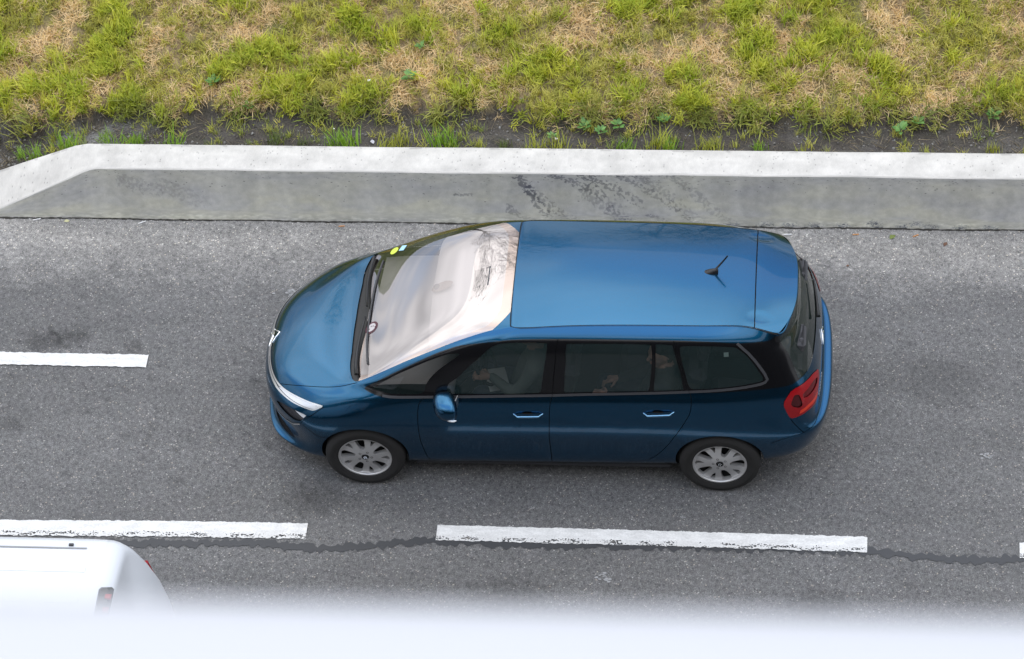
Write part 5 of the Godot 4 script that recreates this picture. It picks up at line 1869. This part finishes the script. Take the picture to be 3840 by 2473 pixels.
func build_van():
	var v := thing("white_van", Vector3(-4.92, 0, 3.82), "white panel van cut off at the lower left corner of the view", "van")
	var inv := -v.position + Vector3(0.08, 0, 0)
	# cross-section half: (z, y) from sill to roof centre
	var sec := [[0.86, 0.24], [0.905, 0.34], [0.92, 0.6], [0.918, 0.85], [0.905, 1.1], [0.875, 1.35], [0.835, 1.6], [0.80, 1.76], [0.765, 1.83], [0.71, 1.862], [0.60, 1.872], [0.3, 1.885], [0.0, 1.89]]
	var stations := [[-7.35, 0.55, 0.55], [-7.28, 0.72, 0.72], [-7.05, 0.9, 0.80], [-6.6, 0.96, 0.86], [-6.0, 1.0, 0.995], [-5.4, 1.0, 1.0], [-4.5, 1.0, 1.0], [-3.6, 1.0, 1.0], [-3.15, 1.0, 1.0], [-3.0, 0.995, 0.998]]
	var rows := []
	for s in stations:
		var row := []
		for side in [1.0, -1.0]:
			var line := []
			for p in sec:
				var y: float = p[1]
				if y > 1.0: y = 1.0 + (y - 1.0) * (s[2] if s[0] > -6.3 else clampf((s[0] + 7.35) / 1.4, 0.0, 1.0))
				line.append(Vector3(s[0], y, 3.82 + p[0] * s[1] * side))
			if side < 0: line.reverse()
			row.append_array(line if side > 0 else line.slice(1))
		rows.append(row)
	var body := part("body", grid_mesh(rows), M.van_white, v, inv)
	# rear end: leaning doors, rounded at the rim
	var rear := []
	var rim: Array = rows[rows.size() - 1]
	for k in 7:
		var t := k / 6.0
		var row := []
		for p in rim:
			var lean: float = van_lean(p.y)
			var bulge: float = sin(t * PI * 0.5)
			var sc := 1.0 - 0.10 * (1.0 - cos(t * PI * 0.5))
			var q := Vector3(-3.0 + (0.13 + lean) * bulge, lerpf(1.05, p.y, sc), 3.82 + (p.z - 3.82) * sc)
			row.append(q)
		rear.append(row)
	var cap := []
	for p in rear[6]:
		cap.append(Vector3(-2.85 + van_lean(p.y) , lerpf(1.05, p.y, 0.5), lerpf(3.82, p.z, 0.5)))
	rear.append(cap)
	var mid := []
	for p in cap: mid.append(Vector3(-2.685, 1.05, 3.82))
	rear.append(mid)
	part("rear_doors", grid_mesh(rear), M.van_white, v, inv)
	var face_x := func(y: float) -> float: return -2.865 + van_lean(y)
	# roof ribs and rack mounts, gutter line
	for z in [3.39, 3.68, 3.96, 4.25]:
		part("roof_rib", done(bevel_box(Vector3(3.3, 0.012, 0.05), 0.005, Vector3(-4.75, 1.886 - absf(z - 3.82) * 0.02, z))), M.van_white, v, inv)
	for z in [3.18, 4.46]:
		part("roof_gutter", done(bevel_box(Vector3(3.3, 0.006, 0.014), 0.002, Vector3(-4.78, 1.872, z))), M.seam_grey, v, inv)
	for x in [-3.25, -3.95, -4.75]:
		for z in [3.15, 4.49]:
			part("rack_mount", done(bevel_box(Vector3(0.035, 0.02, 0.02), 0.004, Vector3(x, 1.872, z))), M.trim, v, inv)
	# lamps, window, handle, plate, bumper
	for s in [1.0, -1.0]:
		var l := bevel_box(Vector3(0.05, 0.62, 0.11), 0.015, Vector3.ZERO, Basis(Vector3.BACK, 0.2))
		part("tail_lamp", done(l), M.tail_red, v, inv + Vector3(face_x.call(1.2) - 0.07, 1.2, 3.82 + 0.80 * s))
	var bl := part("brake_lamp", done(bevel_box(Vector3(0.12, 0.07, 0.58), 0.03)), M.gloss_black, v, inv + Vector3(-2.93, 1.862, 3.82))
	for z in [-0.18, -0.06, 0.06, 0.18]:
		part("lamp_lens", done(bevel_box(Vector3(0.05, 0.02, 0.05), 0.008)), M.tail_red, bl, Vector3(0.035, 0.03, z))
	part("door_handle", done(bevel_box(Vector3(0.05, 0.05, 0.16), 0.012)), M.white_rail, v, inv + Vector3(face_x.call(0.95) + 0.03, 0.95, 3.90))
	part("number_plate", done(bevel_box(Vector3(0.02, 0.11, 0.52), 0.004)), mat(lin(0.7, 0.7, 0.66), 0.5), v, inv + Vector3(face_x.call(0.75) + 0.012, 0.75, 3.82))
	part("bumper", done(bevel_box(Vector3(0.16, 0.24, 1.80), 0.05)), M.trim, v, inv + Vector3(-2.58, 0.40, 3.82))
	part("floor_pan", done(bevel_box(Vector3(4.2, 0.04, 1.64), 0.01)), M.liner, v, inv + Vector3(-5.0, 0.25, 3.82))
	# windscreen and side windows far ahead of the frame
	part("windscreen", done(bevel_box(Vector3(0.03, 0.66, 1.45), 0.01, Vector3.ZERO, Basis(Vector3.BACK, -0.62))), M.gloss_black, v, inv + Vector3(-6.42, 1.40, 3.82))
	var src: Node3D = car.get_node("wheel")
	var n := 0
	for x in [-3.55, -6.45]:
		for s in [1.0, -1.0]:
			var c: Node3D = src.duplicate()
			c.name = "wheel" if n == 0 else "wheel_%03d" % n
			v.add_child(c)
			c.position = inv + Vector3(x, 0.3205, 3.82 + 0.80 * s)
			c.basis = Basis(Vector3.UP, 0.0 if s > 0.0 else PI)
			n += 1

# ------------------------------------------------------------------ bare trees on the bank, mirrored in glass and lacquer
func branch(st: SurfaceTool, r: RandomNumberGenerator, p: Vector3, d: Vector3, len_: float, rad: float, depth: int, droop: float):
	var pts := [p]
	var rr := [rad]
	var n := 4 if depth > 1 else 3
	var q := p
	var dir := d
	for k in n:
		dir = (dir + Vector3(r.randf_range(-0.2, 0.2), r.randf_range(-0.08, 0.1) - droop * (0.35 if depth <= 1 else 0.04), r.randf_range(-0.2, 0.2))).normalized()
		q += dir * len_ / n
		pts.append(q)
		rr.append(lerpf(rad, rad * 0.42, (k + 1.0) / n))
	tube_add(st, pts, rr, 6 if depth >= 4 else (4 if depth >= 2 else 3), false)
	if depth == 0: return
	var kids := 3 if depth >= 3 else 4
	for k in kids:
		var at: int = n if k == 0 else r.randi_range(1 if depth < 4 else 2, n)
		var ax := Vector3(r.randf_range(-1, 1), r.randf_range(-0.2, 0.6), r.randf_range(-1, 1)).normalized()
		var nd := (dir * (1.0 if k == 0 else 0.55) + ax * (0.4 if k == 0 else 0.85)).normalized()
		branch(st, r, pts[at], nd, len_ * r.randf_range(0.62, 0.82), maxf(rr[at] * 0.72, 0.007), depth - 1, droop)

func build_trees():
	var bark := mat(lin(0.045, 0.038, 0.032), 0.95)
	var spots := [
		[Vector3(-5.4, 0, -12.0), 2.4, 0.9, 11, "bare drooping tree on the bank, level with the car's bonnet"],
		[Vector3(0.7, 0, -17.5), 2.5, 0.6, 12, "bare weeping tree on the bank, level with the car's windscreen"],
		[Vector3(4.0, 0, -21.0), 2.2, 0.3, 13, "bare spreading tree on the bank, level with the car's roof"],
		[Vector3(8.8, 0, -16.0), 2.1, 0.25, 14, "bare spreading tree on the bank, behind the car's tail"]]
	for s in spots:
		var p: Vector3 = s[0]
		p.y = bank_h(p.x, p.z) - 0.1
		var r := RandomNumberGenerator.new()
		r.seed = s[3]
		var t := thing("bare_tree", p, s[4], "tree", "bare trees along the top of the bank")
		var st := SurfaceTool.new()
		st.begin(Mesh.PRIMITIVE_TRIANGLES)
		var top := Vector3(r.randf_range(-0.3, 0.3), 3.2, r.randf_range(-0.1, 0.3))
		tube_add(st, [Vector3.ZERO, top * 0.35 + Vector3(0.05, 0, 0.05), top * 0.7, top], [0.20, 0.165, 0.145, 0.13], 9)
		part("trunk", done(st), bark, t)
		st = SurfaceTool.new()
		st.begin(Mesh.PRIMITIVE_TRIANGLES)
		for k in 5:
			var a := TAU * k / 5.0 + r.randf_range(-0.3, 0.3)
			branch(st, r, top * (0.75 + 0.06 * k), Vector3(cos(a) * 0.62, 0.8, sin(a) * 0.62).normalized(), s[1] * r.randf_range(0.8, 1.05), 0.085, 5, s[2])
		part("crown", done(st), bark, t)

# ------------------------------------------------------------------ grass, weeds, litter
func tuft_mesh(seed_: int, blades: int, h: float, spread: float, flop: float, width: float) -> ArrayMesh:
	var r := RandomNumberGenerator.new()
	r.seed = seed_
	var v := PackedVector3Array()
	var n := PackedVector3Array()
	var c := PackedColorArray()
	for b in blades:
		var a := r.randf() * TAU
		var base := Vector3(r.randfn(0.0, 0.3), 0, r.randfn(0.0, 0.3)) * spread
		var out := Vector3(cos(a), 0, sin(a))
		var side := Vector3(-sin(a), 0, cos(a))
		side = (side + out * r.randf_range(-0.6, 0.6)).normalized()
		var len_ := h * r.randf_range(0.55, 1.15)
		var lean := flop * r.randf_range(0.4, 1.5)
		var w := width * r.randf_range(0.7, 1.3)
		var tone := r.randf_range(0.72, 1.25)
		var prev := [base - side * w * 0.5, base + side * w * 0.5]
		var p := base
		for k in 3:
			var t := (k + 1) / 3.0
			var up := cos(lean * t)
			var q := p + (Vector3.UP * up + out * sin(lean * t)) * (len_ / 3.0)
			var ww: float = w * [0.85, 0.55, 0.0][k]
			var cur := [q - side * ww * 0.5, q + side * ww * 0.5]
			var nn := side.cross(q - p).normalized()
			var flip := nn.y < 0.0
			if flip: nn = -nn
			nn = (nn + Vector3.UP * 0.5).normalized()
			var col := Color(tone, tone, tone)
			var pts := [prev[0], prev[1], cur[0]] if k == 2 else [prev[0], prev[1], cur[1], prev[0], cur[1], cur[0]]
			for e in pts.size():
				var o: int = e - e % 3 + [0, 1, 2][e % 3] if flip else e - e % 3 + [0, 2, 1][e % 3]
				v.append(pts[o]); n.append(nn); c.append(col)
			prev = cur
			p = q
	return commit(v, n, PackedVector2Array(), c)

func scatter(called: String, mesh: Mesh, tf: Array, cols: PackedColorArray, m: Material, parent: Node):
	var mm := MultiMesh.new()
	mm.transform_format = MultiMesh.TRANSFORM_3D
	mm.use_colors = true
	mm.mesh = mesh
	mm.instance_count = tf.size()
	for k in tf.size():
		mm.set_instance_transform(k, tf[k])
		mm.set_instance_color(k, cols[k])
	var o := MultiMeshInstance3D.new()
	o.name = called
	o.multimesh = mm
	o.material_override = m
	parent.add_child(o, true)
	return o

func grass_material() -> StandardMaterial3D:
	var m := mat(Color.WHITE, 0.75)
	m.vertex_color_use_as_albedo = true
	m.cull_mode = BaseMaterial3D.CULL_DISABLED
	m.backlight_enabled = true
	m.backlight = Color(0.8, 0.8, 0.55)
	return m

func build_grass():
	var m := grass_material()
	M.grass = m
	var r := RandomNumberGenerator.new()
	r.seed = 2024
	var field := Node3D.new()
	field.name = "grass"
	add_child(field)
	tag(field, "short olive and straw coloured grass covering the bank", "grass", "", "stuff")
	var dry := noise(501, 1.25, 3)
	var lush := noise(502, 2.1, 3)
	var kinds := {"dry": [], "mid": [], "green": []}
	var cols := {"dry": PackedColorArray(), "mid": PackedColorArray(), "green": PackedColorArray()}
	var count := 0
	while count < 17000:
		var x := r.randf_range(-6.2, 5.4)
		var z := r.randf_range(-5.2, -2.95)
		var d := bank_edge(x) - z
		if d < 0.0 and r.randf() > 0.05: continue
		if d < 0.06 and r.randf() < 0.5: continue
		count += 1
		var a: float = dry.get_noise_2d(x, z * 1.3)
		var b: float = lush.get_noise_2d(x, z * 1.2) + 0.5 * dry.get_noise_2d(x * 0.35 + 40.0, z * 0.6)
		var pick := "mid"
		if b - 0.6 * a + r.randf_range(-0.34, 0.34) > 0.36: pick = "green"
		elif a + r.randf_range(-0.45, 0.45) > 0.06: pick = "dry"
		var sc := r.randf_range(0.7, 1.3) * (1.0 + 0.35 * b)
		if pick == "dry": sc *= 0.9
		var bs := Basis(Vector3.UP, r.randf() * TAU)
		# blades lean down the slope and to the right as the wind has laid them
		var tilt := Basis(Vector3(1, 0, 0), r.randfn(0.28, 0.25)) * Basis(Vector3(0, 0, 1), r.randfn(-0.05, 0.28))
		if pick == "dry": tilt = Basis(Vector3(1, 0, 0), r.randfn(0.4, 0.5)) * Basis(Vector3(0, 0, 1), r.randfn(0.0, 0.6))
		bs = tilt * bs
		bs = bs.scaled(Vector3.ONE * sc)
		kinds[pick].append(Transform3D(bs, Vector3(x, bank_h(x, z) - 0.008, z)))
		var t := r.randf()
		var c: Color
		if pick == "dry": c = Color(0.54, 0.39, 0.235).lerp(Color(0.66, 0.51, 0.32), t).lerp(Color(0.36, 0.32, 0.10), r.randf() * 0.3)
		elif pick == "mid": c = Color(0.33, 0.31, 0.045).lerp(Color(0.52, 0.46, 0.13), t).lerp(Color(0.12, 0.15, 0.025), r.randf() * 0.55)
		else: c = Color(0.23, 0.29, 0.022).lerp(Color(0.45, 0.44, 0.06), t)
		cols[pick].append(c * 1.5)
	for k in kinds:
		var per := 4
		for q in per:
			var tf := []
			var cc := PackedColorArray()
			for i in range(q, kinds[k].size(), per):
				tf.append(kinds[k][i])
				cc.append(cols[k][i])
			var mesh: ArrayMesh
			if k == "dry": mesh = tuft_mesh(600 + q, 15, 0.105, 0.085, 1.25, 0.0065)
			elif k == "mid": mesh = tuft_mesh(610 + q, 15, 0.105, 0.075, 0.75, 0.0075)
			else: mesh = tuft_mesh(620 + q, 18, 0.135, 0.07, 0.6, 0.0085)
			scatter({"dry": "straw_blades", "mid": "olive_blades", "green": "green_blades"}[k], mesh, tf, cc, m, field)
	# longer grass hanging over the edge of the turf
	var hang := []
	var hc := PackedColorArray()
	for k in 300:
		var x := r.randf_range(-6.0, 5.2)
		if lush.get_noise_2d(x * 1.5, 80.0) < 0.0: continue
		var z := bank_edge(x) + r.randf_range(-0.10, 0.05)
		hang.append(Transform3D(Basis(Vector3(1, 0, 0), r.randfn(0.75, 0.3)) * Basis(Vector3(0, 0, 1), r.randfn(0.0, 0.3)) * Basis(Vector3.UP, r.randf() * TAU) * Basis.from_scale(Vector3.ONE * r.randf_range(0.8, 1.5)), Vector3(x, bank_h(x, z) - 0.01, z)))
		hc.append(Color(0.22, 0.27, 0.04).lerp(Color(0.42, 0.40, 0.10), r.randf()).lerp(Color(0.08, 0.11, 0.03), r.randf() * 0.5) * 1.3)
	for k in 260:
		var x := r.randf_range(-6.0, 5.2)
		if dry.get_noise_2d(x * 1.2, 130.0) < -0.1: continue
		var z := r.randf_range(-3.05, -2.64)
		hang.append(Transform3D(Basis(Vector3(1, 0, 0), r.randfn(0.2, 0.3)) * Basis(Vector3.UP, r.randf() * TAU) * Basis.from_scale(Vector3.ONE * r.randf_range(0.3, 0.8)), Vector3(x, bank_h(x, z) - 0.005, z)))
		hc.append(Color(0.18, 0.24, 0.04).lerp(Color(0.46, 0.44, 0.08), r.randf()) * 1.3)
	scatter("edge_blades", tuft_mesh(650, 20, 0.16, 0.09, 0.7, 0.008), hang, hc, m, field)
	# bright tufts standing behind the barrier, one by one
	var tufts := [[30, 0.10, 0], [70, 0.13, 0], [140, 0.17, 0], [165, 0.14, 0], [240, 0.12, 0], [290, 0.15, 0], [320, 0.13, 0], [400, 0.16, 0], [480, 0.09, 1], [640, 0.14, 1], [710, 0.10, 1], [790, 0.17, 0], [815, 0.16, 0], [905, 0.14, 2], [945, 0.14, 2], [1030, 0.17, 0], [1055, 0.15, 0], [1120, 0.09, 2], [1180, 0.10, 1], [1250, 0.15, 2], [1300, 0.16, 2], [1450, 0.14, 0], [1540, 0.17, 2], [1565, 0.15, 0], [1640, 0.14, 2], [1660, 0.12, 2], [1770, 0.11, 0], [1860, 0.08, 2], [2100, 0.08, 2], [2150, 0.09, 2], [2300, 0.10, 2], [2380, 0.12, 2]]
	var protos := []
	for k in 3: protos.append(tuft_mesh(700 + k, 46, 0.17, 0.14, 0.55, 0.008))
	var nth := 0
	for t in tufts:
		var x: float = 0.63 + (t[0] - 1500.0) * 0.003786
		var z: float = -2.68 - r.randf_range(0.0, 0.10)
		var y := bank_h(x, z)
		var g := MeshInstance3D.new()
		g.name = numbered("grass_tuft")
		g.mesh = tinted(protos[r.randi() % 3], [Color(0.22, 0.38, 0.03), Color(0.13, 0.17, 0.05), Color(0.36, 0.38, 0.05)][t[2]])
		g.material_override = m
		add_child(g)
		g.position = Vector3(x, y - 0.01, z)
		g.rotation = Vector3(r.randf_range(-0.1, 0.25), r.randf() * TAU, r.randf_range(-0.2, 0.2))
		g.scale = Vector3.ONE * (t[1] / 0.135)
		tag(g, "%s from the left in the row of grass tufts right behind the barrier" % ordinal(nth), "grass tuft", "grass tufts behind the barrier")
		nth += 1
	# broad-leaved weeds in the turf and in the dirt
	var weeds := [[965, 130, 0.09], [945, 200, 0.11], [1510, 15, 0.10], [480, 215, 0.12], [570, 260, 0.08], [1545, 280, 0.10], [2090, 300, 0.12], [2130, 275, 0.09], [2300, 260, 0.11], [1360, 300, 0.10], [1440, 295, 0.09], [1400, 315, 0.08], [1290, 330, 0.07], [620, 10, 0.12], [850, 15, 0.14]]
	weeds.sort_custom(func(p, q): return p[0] < q[0])
	nth = 0
	for w in weeds:
		var fx: float = w[0]
		var z: float = -2.78 - (342.0 - w[1]) * 0.0042
		var x: float = 0.63 + (fx - 1500.0) * 0.003786
		weed(x, z, w[2], r, ordinal(nth))
		nth += 1
	# fallen dry stalks and leaf bits in the dirt strip
	var bits := []
	var bc := PackedColorArray()
	for k in 1500:
		var x := r.randf_range(-6.0, 5.2)
		var z := r.randf_range(-3.2, -2.62)
		bits.append(Transform3D(Basis(Vector3.UP, r.randf() * TAU) * Basis(Vector3(0, 0, 1), r.randf_range(1.2, 1.55)) * Basis.from_scale(Vector3.ONE * r.randf_range(0.3, 0.9)), Vector3(x, bank_h(x, z) + 0.006, z)))
		bc.append(Color(0.34, 0.27, 0.17).lerp(Color(0.10, 0.09, 0.07), r.randf()))
	var db = scatter("dry_stalks", tuft_mesh(777, 2, 0.16, 0.05, 0.3, 0.006), bits, bc, m, self)
	tag(db, "dry stalks and leaf scraps littering the dark dirt strip", "plant litter", "", "stuff")
	# crumbs of soil and stone
	var st := SurfaceTool.new()
	st.begin(Mesh.PRIMITIVE_TRIANGLES)
	add_bevel_box(st, Vector3(1, 0.7, 0.85), 0.3, Vector3.ZERO)
	var stone := done(st)
	var sm := mat(Color.WHITE, 0.95)
	sm.vertex_color_use_as_albedo = true
	var sf := []
	var sc2 := PackedColorArray()
	for k in 5200:
		var x := r.randf_range(-6.0, 5.2)
		if r.randf() < 0.25: x = r.randf_range(-5.6, -3.6)
		var z := r.randf_range(-3.25, -2.6)
		var s := 0.006 + 0.022 * pow(r.randf(), 3.0)
		sf.append(Transform3D(Basis.from_euler(Vector3(r.randf(), r.randf() * 6.0, r.randf())).scaled(Vector3.ONE * s), Vector3(x, bank_h(x, z) + s * 0.15, z)))
		sc2.append(Color(0.08, 0.07, 0.055).lerp(Color(0.24, 0.235, 0.225), pow(r.randf(), 1.6)))
	var gv = scatter("gravel", stone, sf, sc2, sm, self)
	tag(gv, "loose grit and stone crumbs on the dirt strip behind the barrier", "gravel", "", "stuff")

func tinted(mesh: ArrayMesh, c: Color) -> ArrayMesh:
	var a := mesh.surface_get_arrays(0)
	var k: PackedColorArray = a[Mesh.ARRAY_COLOR]
	for i in k.size(): k[i] = Color(k[i].r * c.r, k[i].g * c.g, k[i].b * c.b)
	a[Mesh.ARRAY_COLOR] = k
	var m := ArrayMesh.new()
	m.add_surface_from_arrays(Mesh.PRIMITIVE_TRIANGLES, a)
	return m

func ordinal(k: int) -> String:
	var tens := ["", "", "twenty-", "thirty-"]
	var ones := ["zeroth", "first", "second", "third", "fourth", "fifth", "sixth", "seventh", "eighth", "ninth", "tenth", "eleventh", "twelfth", "thirteenth", "fourteenth", "fifteenth", "sixteenth", "seventeenth", "eighteenth", "nineteenth"]
	var n := k + 1
	if n < 20: return ones[n]
	if n % 10 == 0: return ["twentieth", "thirtieth"][n / 10 - 2]
	return tens[n / 10] + ones[n % 10]

func weed(x: float, z: float, size: float, r: RandomNumberGenerator, place: String):
	var t := thing("broadleaf_weed", Vector3(x, bank_h(x, z) + 0.055, z), place + " from the left of the small broad-leaved green weeds on the bank", "weed", "broad-leaved weeds on the bank")
	var n := r.randi_range(7, 11)
	for k in n:
		var st := SurfaceTool.new()
		st.begin(Mesh.PRIMITIVE_TRIANGLES)
		var rows := []
		for i in 5:
			var s := i / 4.0
			var w: float = sin(PI * clampf(0.06 + s * 0.92, 0.0, 1.0)) * 0.30
			rows.append([Vector3(s, 0.10 * sin(s * 2.6) + 0.05 * w, -w), Vector3(s, 0.10 * sin(s * 2.6) - 0.03, 0), Vector3(s, 0.10 * sin(s * 2.6) + 0.05 * w, w)])
		grid_add(st, rows)
		var c := Color(0.07, 0.17, 0.035).lerp(Color(0.16, 0.30, 0.07), r.randf())
		var lm := M.get("leaf%d" % (k % 3))
		if lm == null:
			lm = mat(lin(c.r, c.g, c.b), 0.55)
			lm.cull_mode = BaseMaterial3D.CULL_DISABLED
			M["leaf%d" % (k % 3)] = lm
		var o := part("leaf", done(st), lm, t)
		var a := TAU * k / n + r.randf_range(-0.3, 0.3)
		o.basis = Basis(Vector3.UP, a) * Basis(Vector3(0, 0, 1), r.randf_range(0.2, 0.75)) * Basis.from_scale(Vector3.ONE * size * r.randf_range(0.6, 1.0) * 0.75)
		o.position = Vector3(cos(a), 0, -sin(a)) * 0.012 + Vector3(0, r.randf_range(0.0, 0.03), 0)

func build_litter():
	var white := mat(lin(0.72, 0.71, 0.70), 0.7)
	var orange := mat(lin(0.55, 0.26, 0.10), 0.8)
	var yellow := mat(lin(0.52, 0.50, 0.28), 0.8)
	var brown := mat(lin(0.13, 0.07, 0.045), 0.9)
	var grey := mat(lin(0.42, 0.41, 0.44), 0.7)
	var green := mat(lin(0.16, 0.20, 0.05), 0.8)
	# cigarette ends: white paper, tan filter
	var butts := [[-4.713, -2.135, 0.3, white, "white cigarette end at the barrier foot below the ramped end"], [-3.765, -2.115, 0.5, white, "white cigarette end at the barrier foot left of the car"], [1.903, -2.07, 0.05, white, "white cigarette end on the road just behind the car's roof"], [-1.988, -2.10, 0.1, orange, "orange cigarette filter at the barrier foot above the bonnet"], [2.485, -2.08, 0.1, orange, "orange cigarette filter at the barrier foot, nearer the car's tail"], [2.998, -2.075, 0.5, orange, "orange cigarette filter at the barrier foot, farther right"]]
	for b in butts:
		var t := thing("cigarette_end", Vector3(b[0], 0.006, b[1]), b[4], "cigarette end", "cigarette ends along the barrier foot")
		t.rotation.y = b[2]
		var w: float = 0.026 if b[3] == orange else 0.036
		part("paper_tube", tube([Vector3(-w, 0, 0), Vector3(0.4 * w, 0, 0)], 0.0055, 8), b[3], t)
		part("filter", tube([Vector3(0.42 * w, 0, 0), Vector3(w, 0, 0)], 0.0057, 8), orange if b[3] == orange else white, t)
	leaf_bit("fallen_leaf", Vector3(-4.44, 0.004, -2.12), 0.05, 0.2, yellow, "pale yellow leaf lying at the foot of the barrier ramp", "leaf")
	leaf_bit("fallen_leaf", Vector3(3.25, 0.004, -1.98), 0.055, 1.2, brown, "curled brown leaf lying on the road right of the car", "leaf")
	leaf_bit("fallen_leaf", Vector3(2.42, 0.004, -1.70), 0.03, 0.4, brown, "small dark brown leaf scrap on the road behind the car's tail", "leaf")
	leaf_bit("green_sprig", Vector3(2.80, 0.004, -2.06), 0.07, 0.9, green, "small wilted green sprig on the road below the barrier", "sprig")
	leaf_bit("paper_scrap", Vector3(-0.14, bank_h(-0.14, -2.84) + 0.03, -2.84), 0.045, 0.6, white, "crumpled white paper scrap behind the barrier above the car's roof", "paper scrap")
	leaf_bit("paper_scrap", Vector3(-1.76, bank_h(-1.76, -2.8) + 0.02, -2.8), 0.06, 2.0, grey, "grey plastic scrap in the dirt behind the barrier above the windscreen", "plastic scrap")
	leaf_bit("paper_scrap", Vector3(-1.83, bank_h(-1.83, -3.35) + 0.09, -3.35), 0.035, 1.0, white, "white scrap caught in the grass above the car's windscreen", "paper scrap")
	leaf_bit("paper_scrap", Vector3(-2.12, bank_h(-2.12, -2.95) + 0.02, -2.95), 0.022, 0.2, white, "tiny white scrap in the dirt strip above the bonnet", "paper scrap")
	# flaked white patches and droppings on the asphalt
	var drop := mat(lin(0.27, 0.27, 0.27), 0.9)
	for s in [[0.55, 1.80, 0.055, "faded white paint splash on the road below the long dash"], [1.125, 1.16, 0.022, "white dropping on the road above the long dash"], [3.55, 0.45, 0.05, "pale dried splash on the road right of the rear wheel"], [-0.08, 1.10, 0.02, "small white dropping on the road between the car and the dash"], [-2.34, -1.28, 0.09, "pale scuff on the road ahead of the bonnet"]]:
		var st := SurfaceTool.new()
		st.begin(Mesh.PRIMITIVE_TRIANGLES)
		var rr := RandomNumberGenerator.new()
		rr.seed = int(s[0] * 1000.0)
		for k in 22:
			var c := Vector3(rr.randfn(0, 0.6) * s[2], 0, rr.randfn(0, 0.35) * s[2])
			var rad: float = s[2] * rr.randf_range(0.06, 0.24)
			for e in 7:
				tri(st, c, c + Vector3(cos(-TAU * e / 7.0) * 1.3, 0, sin(-TAU * e / 7.0) * 0.7) * rad, c + Vector3(cos(-TAU * (e + 1) / 7.0) * 1.3, 0, sin(-TAU * (e + 1) / 7.0) * 0.7) * rad)
		var o := part("road_splash", done(st), drop, self, Vector3(s[0], 0.005, s[1]))
		tag(o, s[3], "stain")

func leaf_bit(called: String, at: Vector3, size: float, turn: float, m: Material, label: String, category: String):
	var st := SurfaceTool.new()
	st.begin(Mesh.PRIMITIVE_TRIANGLES)
	var rows := []
	for i in 7:
		var s := i / 6.0
		var w: float = sin(PI * clampf(0.05 + s * 0.9, 0.0, 1.0)) * 0.32
		rows.append([Vector3(s - 0.5, 0.10 * sin(s * 5.0) + 0.22 * w, -w), Vector3(s - 0.5, 0.06 * sin(s * 5.0) + 0.03, 0), Vector3(s - 0.5, 0.10 * cos(s * 4.0) * w + 0.2 * w, w * 0.9)])
	grid_add(st, rows)
	var mesh := done(st)
	m.cull_mode = BaseMaterial3D.CULL_DISABLED
	var o := part(called, mesh, m, self, at)
	o.rotation.y = turn
	o.scale = Vector3.ONE * size
	tag(o, label, category, "litter lying about")
